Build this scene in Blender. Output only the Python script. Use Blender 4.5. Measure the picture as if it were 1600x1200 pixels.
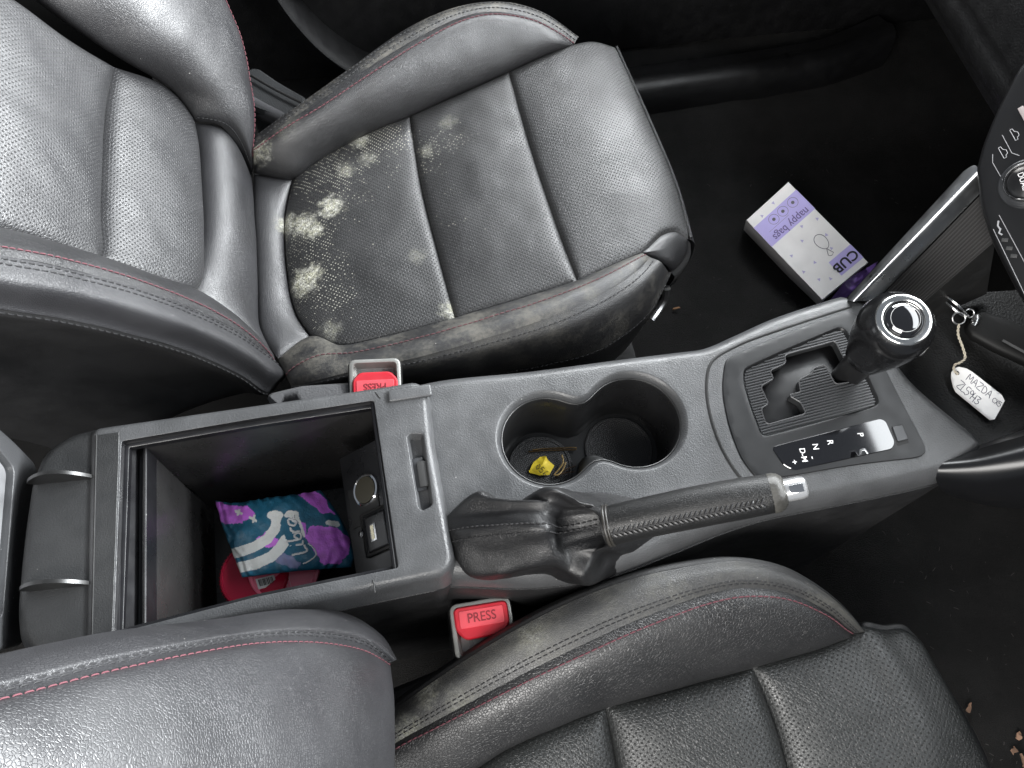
import bpy, bmesh, math, random
import numpy as np
from mathutils import Vector, Matrix, noise
from mathutils.geometry import delaunay_2d_cdt

# ------------------------------------------------------------------ clear
for o in list(bpy.data.objects): bpy.data.objects.remove(o)
random.seed(7)
SC = bpy.context.scene
COL = SC.collection

# ------------------------------------------------------------------ camera
# world: x = towards the front of the car, y = towards the passenger side, z = up; z = 0 is the console deck
RC = np.array([[0.97962315, -0.19249533, 0.05730652],
               [-0.1497605, -0.89021828, -0.43021299],
               [0.13382931, 0.41286435, -0.90090663]])      # rows: camera right, down, forward
CP = np.array([-0.14237268, -0.2205466, 0.5659749])
FOC = 1200.0
cam = bpy.data.cameras.new('camera'); camo = bpy.data.objects.new('camera', cam); COL.objects.link(camo)
cam.sensor_width = 36; cam.lens = 36 * FOC / 1600; cam.clip_start = 0.01; cam.clip_end = 50
m = Matrix.Identity(4)
for i in range(3):
    m[i][0] = RC[0][i]; m[i][1] = -RC[1][i]; m[i][2] = -RC[2][i]; m[i][3] = CP[i]
camo.matrix_world = m
SC.camera = camo

# ------------------------------------------------------------------ world and light: daylight entering through the car's glass
w = bpy.data.worlds.new('World'); SC.world = w; w.use_nodes = True
bg = w.node_tree.nodes['Background']; bg.inputs[0].default_value = (0.80, 0.88, 1.0, 1); bg.inputs[1].default_value = 0.14
def window_light(name, loc, target, sx, sy, power, col=(1, 1, 1)):
    l = bpy.data.lights.new(name, 'AREA'); l.shape = 'RECTANGLE'; l.size = sx; l.size_y = sy; l.energy = power; l.color = col
    o = bpy.data.objects.new(name, l); COL.objects.link(o); o.location = loc
    o.rotation_euler = (Vector(target) - Vector(loc)).to_track_quat('-Z', 'Y').to_euler()
    return o
window_light('windscreen_daylight', (.895, .05, .62), (.895 - .48, .05, .62 - .88), 1.3, .80, 17, (.93, .97, 1.0))
window_light('windscreen_horizon_daylight', (1.25, .05, .74), (0, .05, .25), 1.3, .34, 120, (.95, .98, 1.0))
window_light('passenger_window_daylight', (.52, .92, .50), (.15, 0, .0), .95, .38, 24, (.95, .98, 1.0))
window_light('driver_door_daylight', (-.60, -.80, .74), (-.1, .1, .0), .9, .5, 20, (1.0, .98, .95))
SC.view_settings.view_transform = 'Standard'; SC.view_settings.look = 'None'
SC.view_settings.exposure = 0.75; SC.view_settings.gamma = 1.0
SC.render.engine = 'CYCLES'

# ------------------------------------------------------------------ survey helpers (points of the car measured from the photograph, each with its own height)
def ray(px, py): return RC.T @ np.array([(px - 800) / FOC, (py - 600) / FOC, 1.0])
def at(px, py, z):
    r = ray(px, py); return CP + r * ((z - CP[2]) / r[2])
def onp(px, py, p0, n, off=0.0):
    n = np.array(n, float); n = n / np.linalg.norm(n); p0 = np.array(p0, float) + n * off
    r = ray(px, py); return CP + r * (((p0 - CP) @ n) / (r @ n))
def pts(*l): return [at(*p) for p in l]

# ------------------------------------------------------------------ curve helpers
def spline(P, n, closed=False):
    """Catmull-Rom through P, resampled to n points evenly spaced along the curve."""
    P = [np.array(p, float) for p in P]
    if len(P) == 2 and not closed:
        return np.array([P[0] + (P[1] - P[0]) * t for t in np.linspace(0, 1, n)])
    k = len(P)
    Q = []
    segs = k if closed else k - 1
    for i in range(segs):
        p1 = P[i]; p2 = P[(i + 1) % k]
        p0 = P[(i - 1) % k] if (closed or i > 0) else 2 * p1 - p2
        p3 = P[(i + 2) % k] if (closed or i < k - 2) else 2 * p2 - p1
        d01 = max(np.linalg.norm(p1 - p0) ** .5, 1e-6); d12 = max(np.linalg.norm(p2 - p1) ** .5, 1e-6); d23 = max(np.linalg.norm(p3 - p2) ** .5, 1e-6)
        m1 = (p2 - p1) + d12 * ((p1 - p0) / d01 - (p2 - p0) / (d01 + d12))
        m2 = (p2 - p1) + d12 * ((p3 - p2) / d23 - (p3 - p1) / (d12 + d23))
        for t in np.linspace(0, 1, 24, endpoint=False):
            t2 = t * t; t3 = t2 * t
            Q.append((2*t3 - 3*t2 + 1) * p1 + (t3 - 2*t2 + t) * m1 + (-2*t3 + 3*t2) * p2 + (t3 - t2) * m2)
    Q.append(P[0] if closed else P[-1])
    Q = np.array(Q)
    L = np.concatenate([[0], np.cumsum(np.linalg.norm(np.diff(Q, axis=0), axis=1))])
    s = np.linspace(0, L[-1], n + 1)[:-1] if closed else np.linspace(0, L[-1], n)
    return np.stack([np.interp(s, L, Q[:, i]) for i in range(Q.shape[1])], 1)
def rounded(poly, r, n=5):
    """closed 2-D or 3-D polygon with filleted corners; r one radius or a list"""
    P = [np.array(p, float) for p in poly]; k = len(P); out = []
    for i in range(k):
        a, b, c = P[i-1], P[i], P[(i+1) % k]
        rr = r[i] if isinstance(r, (list, tuple)) else r
        u = a - b; v = c - b; lu = np.linalg.norm(u); lv = np.linalg.norm(v)
        d = min(rr, lu * .45, lv * .45); p = b + u / lu * d; q = b + v / lv * d
        for t in np.linspace(0, 1, n):
            out.append((1-t)**2 * p + 2*t*(1-t) * b + t*t * q)
    return out
def resample_poly(P, step, closed=True):
    out = []; k = len(P)
    for i in range(k if closed else k - 1):
        a = np.array(P[i]); b = np.array(P[(i+1) % k]); d = np.linalg.norm(b - a); n = max(1, int(d / step))
        for j in range(n): out.append(a + (b - a) * j / n)
    if not closed: out.append(np.array(P[-1]))
    return out
def area2(l): return sum(l[i-1][0]*l[i][1] - l[i][0]*l[i-1][1] for i in range(len(l)))
def ccw(l): return l if area2(l) > 0 else list(reversed(l))
def inside(p, l):
    x, y = p; c = False; j = len(l) - 1
    for i in range(len(l)):
        xi, yi = l[i][0], l[i][1]; xj, yj = l[j][0], l[j][1]
        if (yi > y) != (yj > y) and x < (xj - xi) * (y - yi) / (yj - yi) + xi: c = not c
        j = i
    return c

# ------------------------------------------------------------------ object helpers
def thing(name, label, cat, loc, group=None):
    o = bpy.data.objects.new(name, None); COL.objects.link(o); o.location = loc; o.empty_display_size = .02
    o['label'] = label; o['category'] = cat
    if group: o['group'] = group
    return o
def tag(o, label=None, cat=None, group=None, kind=None):
    if label: o['label'] = label
    if cat: o['category'] = cat
    if group: o['group'] = group
    if kind: o['kind'] = kind
    return o
def worldloc(o):
    v = Vector(o.location)
    while o.parent: o = o.parent; v += Vector(o.location)
    return v
def setparent(o, par):
    if par is not None:
        v = worldloc(par)
        o.parent = par
        if o.type == 'MESH' and not o.get('_m'):
            o.data.transform(Matrix.Translation(-v))
def sharp(bm, deg):
    a = math.radians(deg)
    for f in bm.faces: f.smooth = True
    for e in bm.edges:
        e.smooth = not (len(e.link_faces) == 2 and e.calc_face_angle(0) > a)
def build(name, bm, mat, par=None, smooth=38, kind=None, label=None, wn=False):
    bmesh.ops.remove_doubles(bm, verts=bm.verts, dist=1e-6)
    bm.normal_update()
    if smooth: sharp(bm, smooth)
    me = bpy.data.meshes.new(name); bm.to_mesh(me); bm.free()
    for mm in (mat if isinstance(mat, (list, tuple)) else [mat]): me.materials.append(mm)
    o = bpy.data.objects.new(name, me); COL.objects.link(o)
    setparent(o, par)
    if wn:
        md = o.modifiers.new('normals', 'WEIGHTED_NORMAL'); md.keep_sharp = True; md.weight = 80
    if kind: o['kind'] = kind
    if label: o['label'] = label
    return o
def BM(): return bmesh.new()

def grid_faces(bm, G, closed_u=False, closed_v=False, uv=None, flip=False):
    """G[nv][nu] of points -> quads"""
    nv = len(G); nu = len(G[0])
    V = [[bm.verts.new(tuple(p)) for p in row] for row in G]
    lay = bm.loops.layers.uv.verify() if uv is not None else None
    for j in range(nv if closed_v else nv - 1):
        for i in range(nu if closed_u else nu - 1):
            idx = [(j, i), (j, (i+1) % nu), ((j+1) % nv, (i+1) % nu), ((j+1) % nv, i)]
            if flip: idx.reverse()
            try:
                f = bm.faces.new([V[a][b] for a, b in idx])
            except ValueError: continue
            if lay:
                for lp, (a, b) in zip(f.loops, idx): lp[lay].uv = uv[a][b]
    return V
def gnormals(G):
    du = np.gradient(G, axis=1); dv = np.gradient(G, axis=0)
    n = np.cross(du, dv); l = np.linalg.norm(n, axis=2, keepdims=True); n = n / np.maximum(l, 1e-9)
    c = G.reshape(-1, 3).mean(0); nm = n.reshape(-1, 3).mean(0)
    return n, nm
def coons(bot, top, left, right, nu, nv, bulge=0, tuck=0, wt=.006, edges='lrbt', wrinkle=0, wscale=18, up=None, pw=.6):
    """surface over four boundary curves, padded outwards between its seams"""
    b = spline(bot, nu); t = spline(top, nu); l = spline(left, nv); r = spline(right, nv)
    u = np.linspace(0, 1, nu)[None, :, None]; v = np.linspace(0, 1, nv)[:, None, None]
    S = (1-v)*b[None] + v*t[None] + (1-u)*l[:, None] + u*r[:, None] - ((1-u)*(1-v)*b[0] + u*(1-v)*b[-1] + (1-u)*v*t[0] + u*v*t[-1])
    n, nm = gnormals(S)
    if up is None: up = CP - S.reshape(-1, 3).mean(0)
    flip = np.dot(nm, up) < 0
    if flip: n = -n
    lu = np.concatenate([np.zeros((nv, 1)), np.cumsum(np.linalg.norm(np.diff(S, axis=1), axis=2), axis=1)], 1)
    lv = np.concatenate([np.zeros((1, nu)), np.cumsum(np.linalg.norm(np.diff(S, axis=0), axis=2), axis=0)], 0)
    big = np.full((nv, nu), 9.)
    s = big
    if 'l' in edges: s = np.minimum(s, lu)
    if 'r' in edges: s = np.minimum(s, lu[:, -1:] - lu)
    if 'b' in edges: s = np.minimum(s, lv)
    if 't' in edges: s = np.minimum(s, lv[-1:] - lv)
    U = u[..., 0]; V = v[..., 0]
    bu = np.ones_like(U); bv = np.ones_like(V)
    d = bulge * (np.clip(4*U*(1-U), 0, 1)**pw if ('l' in edges or 'r' in edges) else 1) * (np.clip(4*V*(1-V), 0, 1)**pw if ('b' in edges or 't' in edges) else 1)
    d = d + tuck * (1 - np.exp(-s / wt))
    if wrinkle:
        e = 1 - np.exp(-s / .008)
        for j in range(nv):
            for i in range(nu):
                p = Vector(S[j, i]) * wscale
                d[j, i] += wrinkle * e[j, i] * (noise.noise(p) + .5 * noise.noise(p * 2.3))
    S = S + n * d[..., None]
    uv = np.stack([lu.mean(0)[None, :].repeat(nv, 0), lv.mean(1)[:, None].repeat(nu, 1)], 2)
    return S, uv, flip
def panel(name, mat, par, bot, top, left, right, nu=60, nv=40, **k):
    S, uv, flip = coons(bot, top, left, right, nu, nv, **k)
    bm = BM(); grid_faces(bm, S, uv=uv, flip=flip)
    o = build(name, bm, mat, par, smooth=70)
    n, nm = gnormals(S)
    if flip: n = -n
    return o, S, n
def loft(name, mat, par, rows, nu=60, per=8, up=None, wrinkle=0, wscale=18, flip=None, smooth=70):
    """surface through a list of curves"""
    R = [spline(r, nu) for r in rows]
    nv = (len(R) - 1) * per + 1
    cols = []
    for i in range(nu):
        c = [r[i] for r in R]
        P = [np.array(p) for p in c]; out = []
        for j in range(len(P) - 1):
            p1, p2 = P[j], P[j+1]; p0 = P[j-1] if j > 0 else 2*p1 - p2; p3 = P[j+2] if j < len(P) - 2 else 2*p2 - p1
            for t in np.linspace(0, 1, per, endpoint=False):
                out.append(.5 * ((2*p1) + (p2-p0)*t + (2*p0 - 5*p1 + 4*p2 - p3)*t*t + (-p0 + 3*p1 - 3*p2 + p3)*t**3))
        out.append(P[-1]); cols.append(out)
    S = np.array(cols).transpose(1, 0, 2)
    n, nm = gnormals(S)
    if flip is None:
        if up is None: up = CP - S.reshape(-1, 3).mean(0)
        flip = np.dot(nm, up) < 0
    if flip: n = -n
    if wrinkle:
        for j in range(nv):
            for i in range(nu):
                p = Vector(S[j, i]) * wscale
                S[j, i] += n[j, i] * wrinkle * (noise.noise(p) + .5 * noise.noise(p * 2.3))
    lu = np.concatenate([[0], np.cumsum(np.linalg.norm(np.diff(S[nv//2], axis=0), axis=1))])
    lv = np.concatenate([[0], np.cumsum(np.linalg.norm(np.diff(S[:, nu//2], axis=0), axis=1))])
    uv = np.stack(np.meshgrid(lu, lv), 2)
    bm = BM(); grid_faces(bm, S, uv=uv, flip=flip)
    o = build(name, bm, mat, par, smooth=smooth)
    return o, S, n
def frames(P):
    P = np.array(P); T = np.gradient(P, axis=0); T /= np.maximum(np.linalg.norm(T, axis=1, keepdims=True), 1e-9)
    up = np.array([0, 0, 1.]) if abs(T[0][2]) < .9 else np.array([1., 0, 0])
    N = []; n = up - T[0] * (up @ T[0]); n /= np.linalg.norm(n)
    for t in T:
        n = n - t * (n @ t); n /= max(np.linalg.norm(n), 1e-9); N.append(n)
    return P, T, np.array(N), np.cross(T, np.array(N))
def tube(bm, P, r, seg=8, cap=True, sq=1.0, closed=False):
    """r: radius or list; sq flattens along the frame normal"""
    P, T, N, B = frames(P); k = len(P)
    rr = r if hasattr(r, '__len__') else [r] * k
    G = [[P[i] + rr[i] * (math.cos(a) * N[i] * sq + math.sin(a) * B[i]) for a in np.linspace(0, 2*math.pi, seg, endpoint=False)] for i in range(k)]
    V = grid_faces(bm, G, closed_u=True, closed_v=closed)
    if cap and not closed:
        bm.faces.new(list(reversed(V[0]))); bm.faces.new(V[-1])
    return V
def box(bm, c, s, mat=None, bev=0, seg=2):
    """box centred at c with size s, optional 3x3 orientation (columns = axes)"""
    g = bmesh.ops.create_cube(bm, size=1)
    vs = g['verts']
    A = np.eye(3) if mat is None else np.array(mat)
    M = Matrix.Identity(4)
    for i in range(3):
        for j in range(3): M[i][j] = A[i][j] * s[j]
        M[i][3] = c[i]
    bmesh.ops.transform(bm, matrix=M, verts=vs)
    if bev:
        es = list({e for v in vs for e in v.link_edges})
        bmesh.ops.bevel(bm, geom=es, offset=bev, segments=seg, affect='EDGES', profile=.6)
def lathe(bm, prof, o, ax, seg=40, sx=1, sy=1):
    """prof: (radius, height) list round axis ax from o"""
    ax = np.array(ax, float); ax /= np.linalg.norm(ax)
    u = np.cross(ax, [0, 1, 0.1]); u /= np.linalg.norm(u); v = np.cross(ax, u)
    G = [[np.array(o) + ax*h + r*(math.cos(a)*u*sx + math.sin(a)*v*sy) for a in np.linspace(0, 2*math.pi, seg, endpoint=False)] for r, h in prof]
    V = grid_faces(bm, G, closed_u=True)
    for row, rev in ((V[0], True), (V[-1], False)):
        try: bm.faces.new(list(reversed(row)) if rev else row)
        except ValueError: pass
def sheet(bm, outer, holes, zf, step):
    """triangulated sheet with holes, heights from zf"""
    loops = [resample_poly([p[:2] for p in outer], step)] + [resample_poly([p[:2] for p in h], step) for h in holes]
    V = []; E = []
    for l in loops:
        b = len(V); V += [Vector((p[0], p[1])) for p in l]; E += [(b+i, b+(i+1) % len(l)) for i in range(len(l))]
    bp = np.array([(v.x, v.y) for v in V])
    x0, y0 = bp.min(0); x1, y1 = bp.max(0)
    for x in np.arange(x0 + step/2, x1, step):
        for y in np.arange(y0 + step/2, y1, step):
            p = (x + (random.random()-.5)*step*.1, y)
            if inside(p, loops[0]) and not any(inside(p, h) for h in loops[1:]) and ((bp - p)**2).sum(1).min() > (.6*step)**2:
                V.append(Vector(p))
    v2, e2, f2, *_ = delaunay_2d_cdt(V, E, [], 0, 1e-7)
    nv = [bm.verts.new((v.x, v.y, zf(v.x, v.y))) for v in v2]
    for f in f2:
        c = sum((v2[i] for i in f), Vector((0, 0))) / len(f)
        if inside(c, loops[0]) and not any(inside(c, h) for h in loops[1:]):
            a = [v2[i] for i in f]
            s = (a[1]-a[0]).cross(a[2]-a[0])
            try: bm.faces.new([nv[i] for i in (f if s > 0 else reversed(f))])
            except ValueError: pass
    return loops
def sweep(bm, loop, zf, prof, sign=1, cap=False, zabs=False):
    """loop (2-D, any winding), rings offset outward by sign*off and dropped by dz"""
    l = np.array(ccw([np.array(p[:2]) for p in loop]))
    t = np.roll(l, -1, 0) - np.roll(l, 1, 0); t /= np.maximum(np.linalg.norm(t, axis=1, keepdims=True), 1e-9)
    n = np.stack([t[:, 1], -t[:, 0]], 1) * sign
    G = []
    for off, dz in prof:
        q = l + n * off
        G.append([(a[0], a[1], (zf(b[0], b[1]) if not zabs else 0) + dz) for a, b in zip(q, l)])
    V = grid_faces(bm, G, closed_u=True, flip=(sign > 0))
    if cap:
        vs = [v for v in V[-1]]
        from mathutils.geometry import tessellate_polygon
        for tri in tessellate_polygon([[Vector((v.co.x, v.co.y, 0)) for v in vs]]):
            a = [vs[i] for i in tri]
            s = (a[1].co.xy - a[0].co.xy).cross(a[2].co.xy - a[0].co.xy)
            try: bm.faces.new(a if s > 0 else list(reversed(a)))
            except ValueError: pass
    return V
def plate(bm, loop, z0f, h, bev=.0008, step=.004, base=0.0):
    """raised plate with rounded edge: top at z0f+h"""
    l = resample_poly([p[:2] for p in loop], step)
    sweep(bm, l, z0f, [(bev, base), (bev, h - bev), (bev*.3, h - bev*.3), (0, h)], 1)
    sheet(bm, loop, [], lambda x, y: z0f(x, y) + h, step)

def stitches(name, mat, par, curve, pitch, ln, r, lift=0, normals=None):
    """a row of thread stitches along a curve on the surface (each one a little bar sunk at its ends)"""
    C = np.array(curve); L = np.concatenate([[0], np.cumsum(np.linalg.norm(np.diff(C, axis=0), axis=1))])
    bm = BM(); s = pitch * .5
    f = lambda q: np.array([np.interp(q, L, C[:, i]) for i in range(3)])
    nn = None if normals is None else (lambda q: np.array([np.interp(q, L, normals[:, i]) for i in range(3)]))
    while s + ln/2 < L[-1]:
        n = nn(s) if nn is not None else np.array([0, 0, 1.])
        P = [f(s - ln/2) + n*(lift - r*.9), f(s - ln*.3) + n*lift, f(s + ln*.3) + n*lift, f(s + ln/2) + n*(lift - r*.9)]
        tube(bm, P, [r*.6, r, r, r*.6], seg=5)
        s += pitch * random.uniform(.94, 1.06)
    return build(name, bm, mat, par, smooth=60)
def text_part(name, s, mat, par, org, right, up, size, align='CENTER', thick=.0002, bold=0, sx=1.0):
    cu = bpy.data.curves.new(name, 'FONT'); cu.body = s; cu.size = size; cu.align_x = align; cu.align_y = 'CENTER'
    cu.extrude = thick; cu.offset = bold; cu.resolution_u = 4
    o = bpy.data.objects.new('tmp', cu); COL.objects.link(o)
    dg = bpy.context.evaluated_depsgraph_get(); dg.update()
    me = bpy.data.meshes.new_from_object(o.evaluated_get(dg)); bpy.data.objects.remove(o); bpy.data.curves.remove(cu)
    r = Vector(right).normalized(); u = Vector(up); u = (u - r * u.dot(r)).normalized(); n = r.cross(u)
    M = Matrix(((r.x*sx, u.x, n.x, org[0]), (r.y*sx, u.y, n.y, org[1]), (r.z*sx, u.z, n.z, org[2]), (0, 0, 0, 1)))
    me.transform(M); me.name = name
    me.materials.clear(); me.materials.append(mat)
    q = bpy.data.objects.new(name, me); COL.objects.link(q); setparent(q, par)
    return q

# ------------------------------------------------------------------ materials
def newmat(name):
    m = bpy.data.materials.new(name); m.use_nodes = True
    nt = m.node_tree; b = nt.nodes['Principled BSDF']
    return m, nt, b
class N:
    """small node-building helper"""
    def __init__(s, nt): s.nt = nt
    def node(s, t, **k):
        n = s.nt.nodes.new(t)
        for a, v in k.items(): setattr(n, a, v)
        return n
    def link(s, a, b): s.nt.links.new(a, b)
    def put(s, sock, v):
        if isinstance(v, bpy.types.NodeSocket): s.link(v, sock)
        else: sock.default_value = v
    def math(s, op, a, b=0.0, c=0.0, clamp=False):
        n = s.node('ShaderNodeMath', operation=op, use_clamp=clamp)
        s.put(n.inputs[0], a); s.put(n.inputs[1], b); s.put(n.inputs[2], c); return n.outputs[0]
    def mix(s, f, a, b):
        n = s.node('ShaderNodeMix', data_type='RGBA')
        s.put(n.inputs[0], f); s.put(n.inputs[6], a); s.put(n.inputs[7], b); return n.outputs[2]
    def noise(s, vec, scale, detail=3, rough=.5):
        n = s.node('ShaderNodeTexNoise'); s.put(n.inputs['Vector'], vec); n.inputs['Scale'].default_value = scale
        n.inputs['Detail'].default_value = detail; n.inputs['Roughness'].default_value = rough; return n.outputs[0]
    def voro(s, vec, scale, feat='F1', rnd=1.0, dim='3D'):
        n = s.node('ShaderNodeTexVoronoi', feature=feat, voronoi_dimensions=dim); s.put(n.inputs['Vector'], vec)
        n.inputs['Scale'].default_value = scale; n.inputs['Randomness'].default_value = rnd; return n.outputs['Distance']
    def ramp(s, v, lo, hi, a=0.0, b=1.0):
        n = s.node('ShaderNodeMapRange', clamp=True, interpolation_type='SMOOTHSTEP'); s.put(n.inputs[0], v)
        n.inputs[1].default_value = lo; n.inputs[2].default_value = hi; n.inputs[3].default_value = a; n.inputs[4].default_value = b; return n.outputs[0]
    def bump(s, h, strength, dist, nrm=None):
        n = s.node('ShaderNodeBump'); n.inputs['Strength'].default_value = strength; n.inputs['Distance'].default_value = dist
        s.put(n.inputs['Height'], h)
        if nrm is not None: s.link(nrm, n.inputs['Normal'])
        return n.outputs[0]
    def pos(s): return s.node('ShaderNodeNewGeometry').outputs['Position']
    def uv(s): return s.node('ShaderNodeUVMap').outputs[0]
def c4(c): return (c[0], c[1], c[2], 1)
def plain(name, col, rough=.5, metal=0, coat=0, spec=.5, trans=0, bump=None, var=0, specks=0, alpha=1, speckcol=(.5, .5, .48)):
    """plain stuff: optional fine relief (scale, distance), tone variation and settled dust specks"""
    m, nt, b = newmat(name); g = N(nt); P = g.pos()
    b.inputs['Roughness'].default_value = rough; b.inputs['Metallic'].default_value = metal
    b.inputs['Coat Weight'].default_value = coat; b.inputs['Coat Roughness'].default_value = .05
    b.inputs['Specular IOR Level'].default_value = spec; b.inputs['Transmission Weight'].default_value = trans
    b.inputs['Alpha'].default_value = alpha
    base = c4(col)
    if var:
        base = g.mix(g.ramp(g.noise(P, 35, 4), .3, .7), c4([x*(1-var) for x in col]), c4([x*(1+var) for x in col]))
        g.link(g.ramp(g.math('ADD', g.math('MULTIPLY', g.noise(P, 60, 4), .5), g.math('MULTIPLY', g.noise(P, 9, 5, .6), .5)), .3, .72, rough - .09, rough + .12), b.inputs['Roughness'])
    if specks:
        d = g.voro(P, 170); gate = g.ramp(g.noise(P, 420, 0), .62, .66)
        f = g.math('MULTIPLY', g.ramp(d, .05, .085, 1, 0), gate)
        f = g.math('MULTIPLY', f, g.ramp(g.noise(P, 20, 2), .62 - specks, .75 - specks))
        base = g.mix(f, base, c4(speckcol))
    g.put(b.inputs['Base Color'], base)
    if bump:
        h = g.math('ADD', g.noise(P, bump[0], 2), g.math('MULTIPLY', g.voro(P, bump[0] * .9), .8))
        g.link(g.bump(h, 1, bump[1]), b.inputs['Normal'])
    return m
def leather(name, col=(.009, .009, .0098), rough=.38, grain=650, gdist=.00022, perf=False, mould=(), dust=0, lint=(), dustcol=(.20, .185, .15), pitch=.0033, spec=.62):
    m, nt, b = newmat(name); g = N(nt); P = g.pos()
    big = g.noise(P, 14, 4)
    base = g.mix(g.ramp(big, .3, .7), c4([x*.85 for x in col]), c4([x*1.2 for x in col]))
    ro = g.ramp(g.noise(P, 22, 5, .6), .3, .7, rough - .03, rough + .10)
    # grain: pebbled cells with wandering creases
    wob = g.node('ShaderNodeVectorMath', operation='MULTIPLY_ADD')
    nn = g.node('ShaderNodeTexNoise'); nn.inputs['Scale'].default_value = grain * .35; g.link(P, nn.inputs['Vector'])
    g.link(nn.outputs['Color'], wob.inputs[0]); wob.inputs[1].default_value = (.0018,) * 3; g.link(P, wob.inputs[2])
    cell = g.voro(wob.outputs[0], grain, 'DISTANCE_TO_EDGE')
    h = g.ramp(cell, 0, .16)
    h = g.math('ADD', h, g.math('MULTIPLY', g.noise(P, grain * .12, 2), .8))
    nrm = g.bump(h, 1, gdist * .40)
    if perf:
        mp = g.node('ShaderNodeMapping'); mp.inputs['Rotation'].default_value = (0, 0, math.radians(45)); g.link(g.uv(), mp.inputs['Vector'])
        d = g.voro(mp.outputs[0], 1 / pitch, rnd=0.0, dim='2D')
        hole = g.ramp(d, .15, .23, 1, 0)
        dim = g.ramp(d, .16, .32, 0, 1)
        nrm = g.bump(dim, 1, .00016, nrm)
        hc = c4((.003, .003, .003))
        if lint:
            mk = 0.0; lw_ = g.math('MULTIPLY', g.math('SUBTRACT', g.noise(P, 26, 4, .6), .5), .13)
            for (q, r, a) in lint:
                dd = g.node('ShaderNodeVectorMath', operation='DISTANCE'); g.link(P, dd.inputs[0]); dd.inputs[1].default_value = tuple(q)
                mk = g.math('MAXIMUM', mk, g.ramp(g.math('ADD', dd.outputs['Value'], lw_), 0, r, a, 0))
            sel = g.ramp(g.math('ADD', g.noise(P, 260, 1), g.math('MULTIPLY', g.math('SUBTRACT', mk, .5), .55)), .60, .70)
            hc = g.mix(sel, hc, c4((.25, .245, .205)))
        base = g.mix(hole, base, hc)
        ro = g.math('MAXIMUM', ro, g.math('MULTIPLY', hole, .9))
    if dust:
        dn = g.math('ADD', g.math('MULTIPLY', g.noise(P, 30, 6, .65), .7), g.math('MULTIPLY', g.noise(P, 300, 3, .7), .3))
        df = g.ramp(dn, .44, .66, 0, dust)
        base = g.mix(df, base, c4(dustcol)); ro = g.math('ADD', ro, g.math('MULTIPLY', df, .5), clamp=True)
    if mould:
        mk = 0.0
        nz = g.noise(P, 150, 6, .7); nf = g.noise(P, 620, 3, .65)
        for (q, r, a) in mould:
            dd = g.node('ShaderNodeVectorMath', operation='DISTANCE'); g.link(P, dd.inputs[0]); dd.inputs[1].default_value = tuple(q)
            e = g.math('ADD', g.math('DIVIDE', dd.outputs['Value'], r), g.math('MULTIPLY', g.math('SUBTRACT', nz, .5), 2.2))
            mk = g.math('MAXIMUM', mk, g.ramp(e, .05, 1.15, a, 0))
        mk = g.math('MULTIPLY', mk, g.ramp(nf, .36, .62, .25, 1))
        mc = g.mix(g.ramp(g.noise(P, 220, 2), .35, .65), c4((.33, .325, .245)), c4((.47, .465, .41)))
        base = g.mix(mk, base, mc); ro = g.math('ADD', ro, mk, clamp=True)
    sp = g.math('MULTIPLY', g.ramp(g.voro(P, 120), .03, .06, 1, 0), g.ramp(g.noise(P, 300, 0), .66, .69))
    base = g.mix(sp, base, c4((.35, .34, .32)))
    g.put(b.inputs['Base Color'], base); g.put(b.inputs['Roughness'], ro); g.link(nrm, b.inputs['Normal'])
    b.inputs['Specular IOR Level'].default_value = spec
    return m

# shared materials
M_CARPET, _nt, _b = newmat('carpet_black'); _g = N(_nt); _P = _g.pos()
_fib = _g.noise(_P, 900, 3, .8); _low = _g.noise(_P, 18, 5, .6)
_g.put(_b.inputs['Base Color'], _g.mix(_g.math('MULTIPLY', _fib, _g.ramp(_low, .3, .75, .6, 1)), c4((.008, .008, .0082)), c4((.048, .047, .046))))
_b.inputs['Roughness'].default_value = 1; _b.inputs['Specular IOR Level'].default_value = .1
_g.link(_g.bump(_g.math('ADD', _fib, _g.math('MULTIPLY', _low, .6)), 1, .004), _b.inputs['Normal'])
M_LEATHER = leather('leather_plain', rough=.36, grain=700, gdist=.00022)
M_GRAIN = leather('leather_coarse_grain', col=(.015, .015, .0165), rough=.41, grain=620, gdist=.00024)
M_DUSTY = leather('leather_dusty', rough=.44, grain=600, gdist=.00022, dust=.32)
M_SIDE = leather('leather_side_shaded', col=(.005, .005, .0055), rough=.6, grain=600, gdist=.0002)  # seat sides darker than the other leather: their shade is in the colour
M_PERF = leather('leather_perforated', col=(.012, .012, .0125), rough=.37, grain=700, gdist=.0002, perf=True)
M_PERFMID = leather('leather_perforated_middle', col=(.011, .011, .0115), rough=.38, grain=700, gdist=.0002, perf=True, mould=[(at(668, 235, -.078), .010, .3), (at(700, 190, -.072), .012, .22)], lint=[(at(690, 230, -.075), .07, .8), (at(720, 330, -.075), .06, .55)])
M_PERFNEAR = leather('leather_perforated_near', col=(.011, .012, .012), rough=.36, grain=520, gdist=.0003, perf=True, pitch=.0036)
mz = lambda px, py, z, r, a: (at(px, py, z), r, a)
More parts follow.
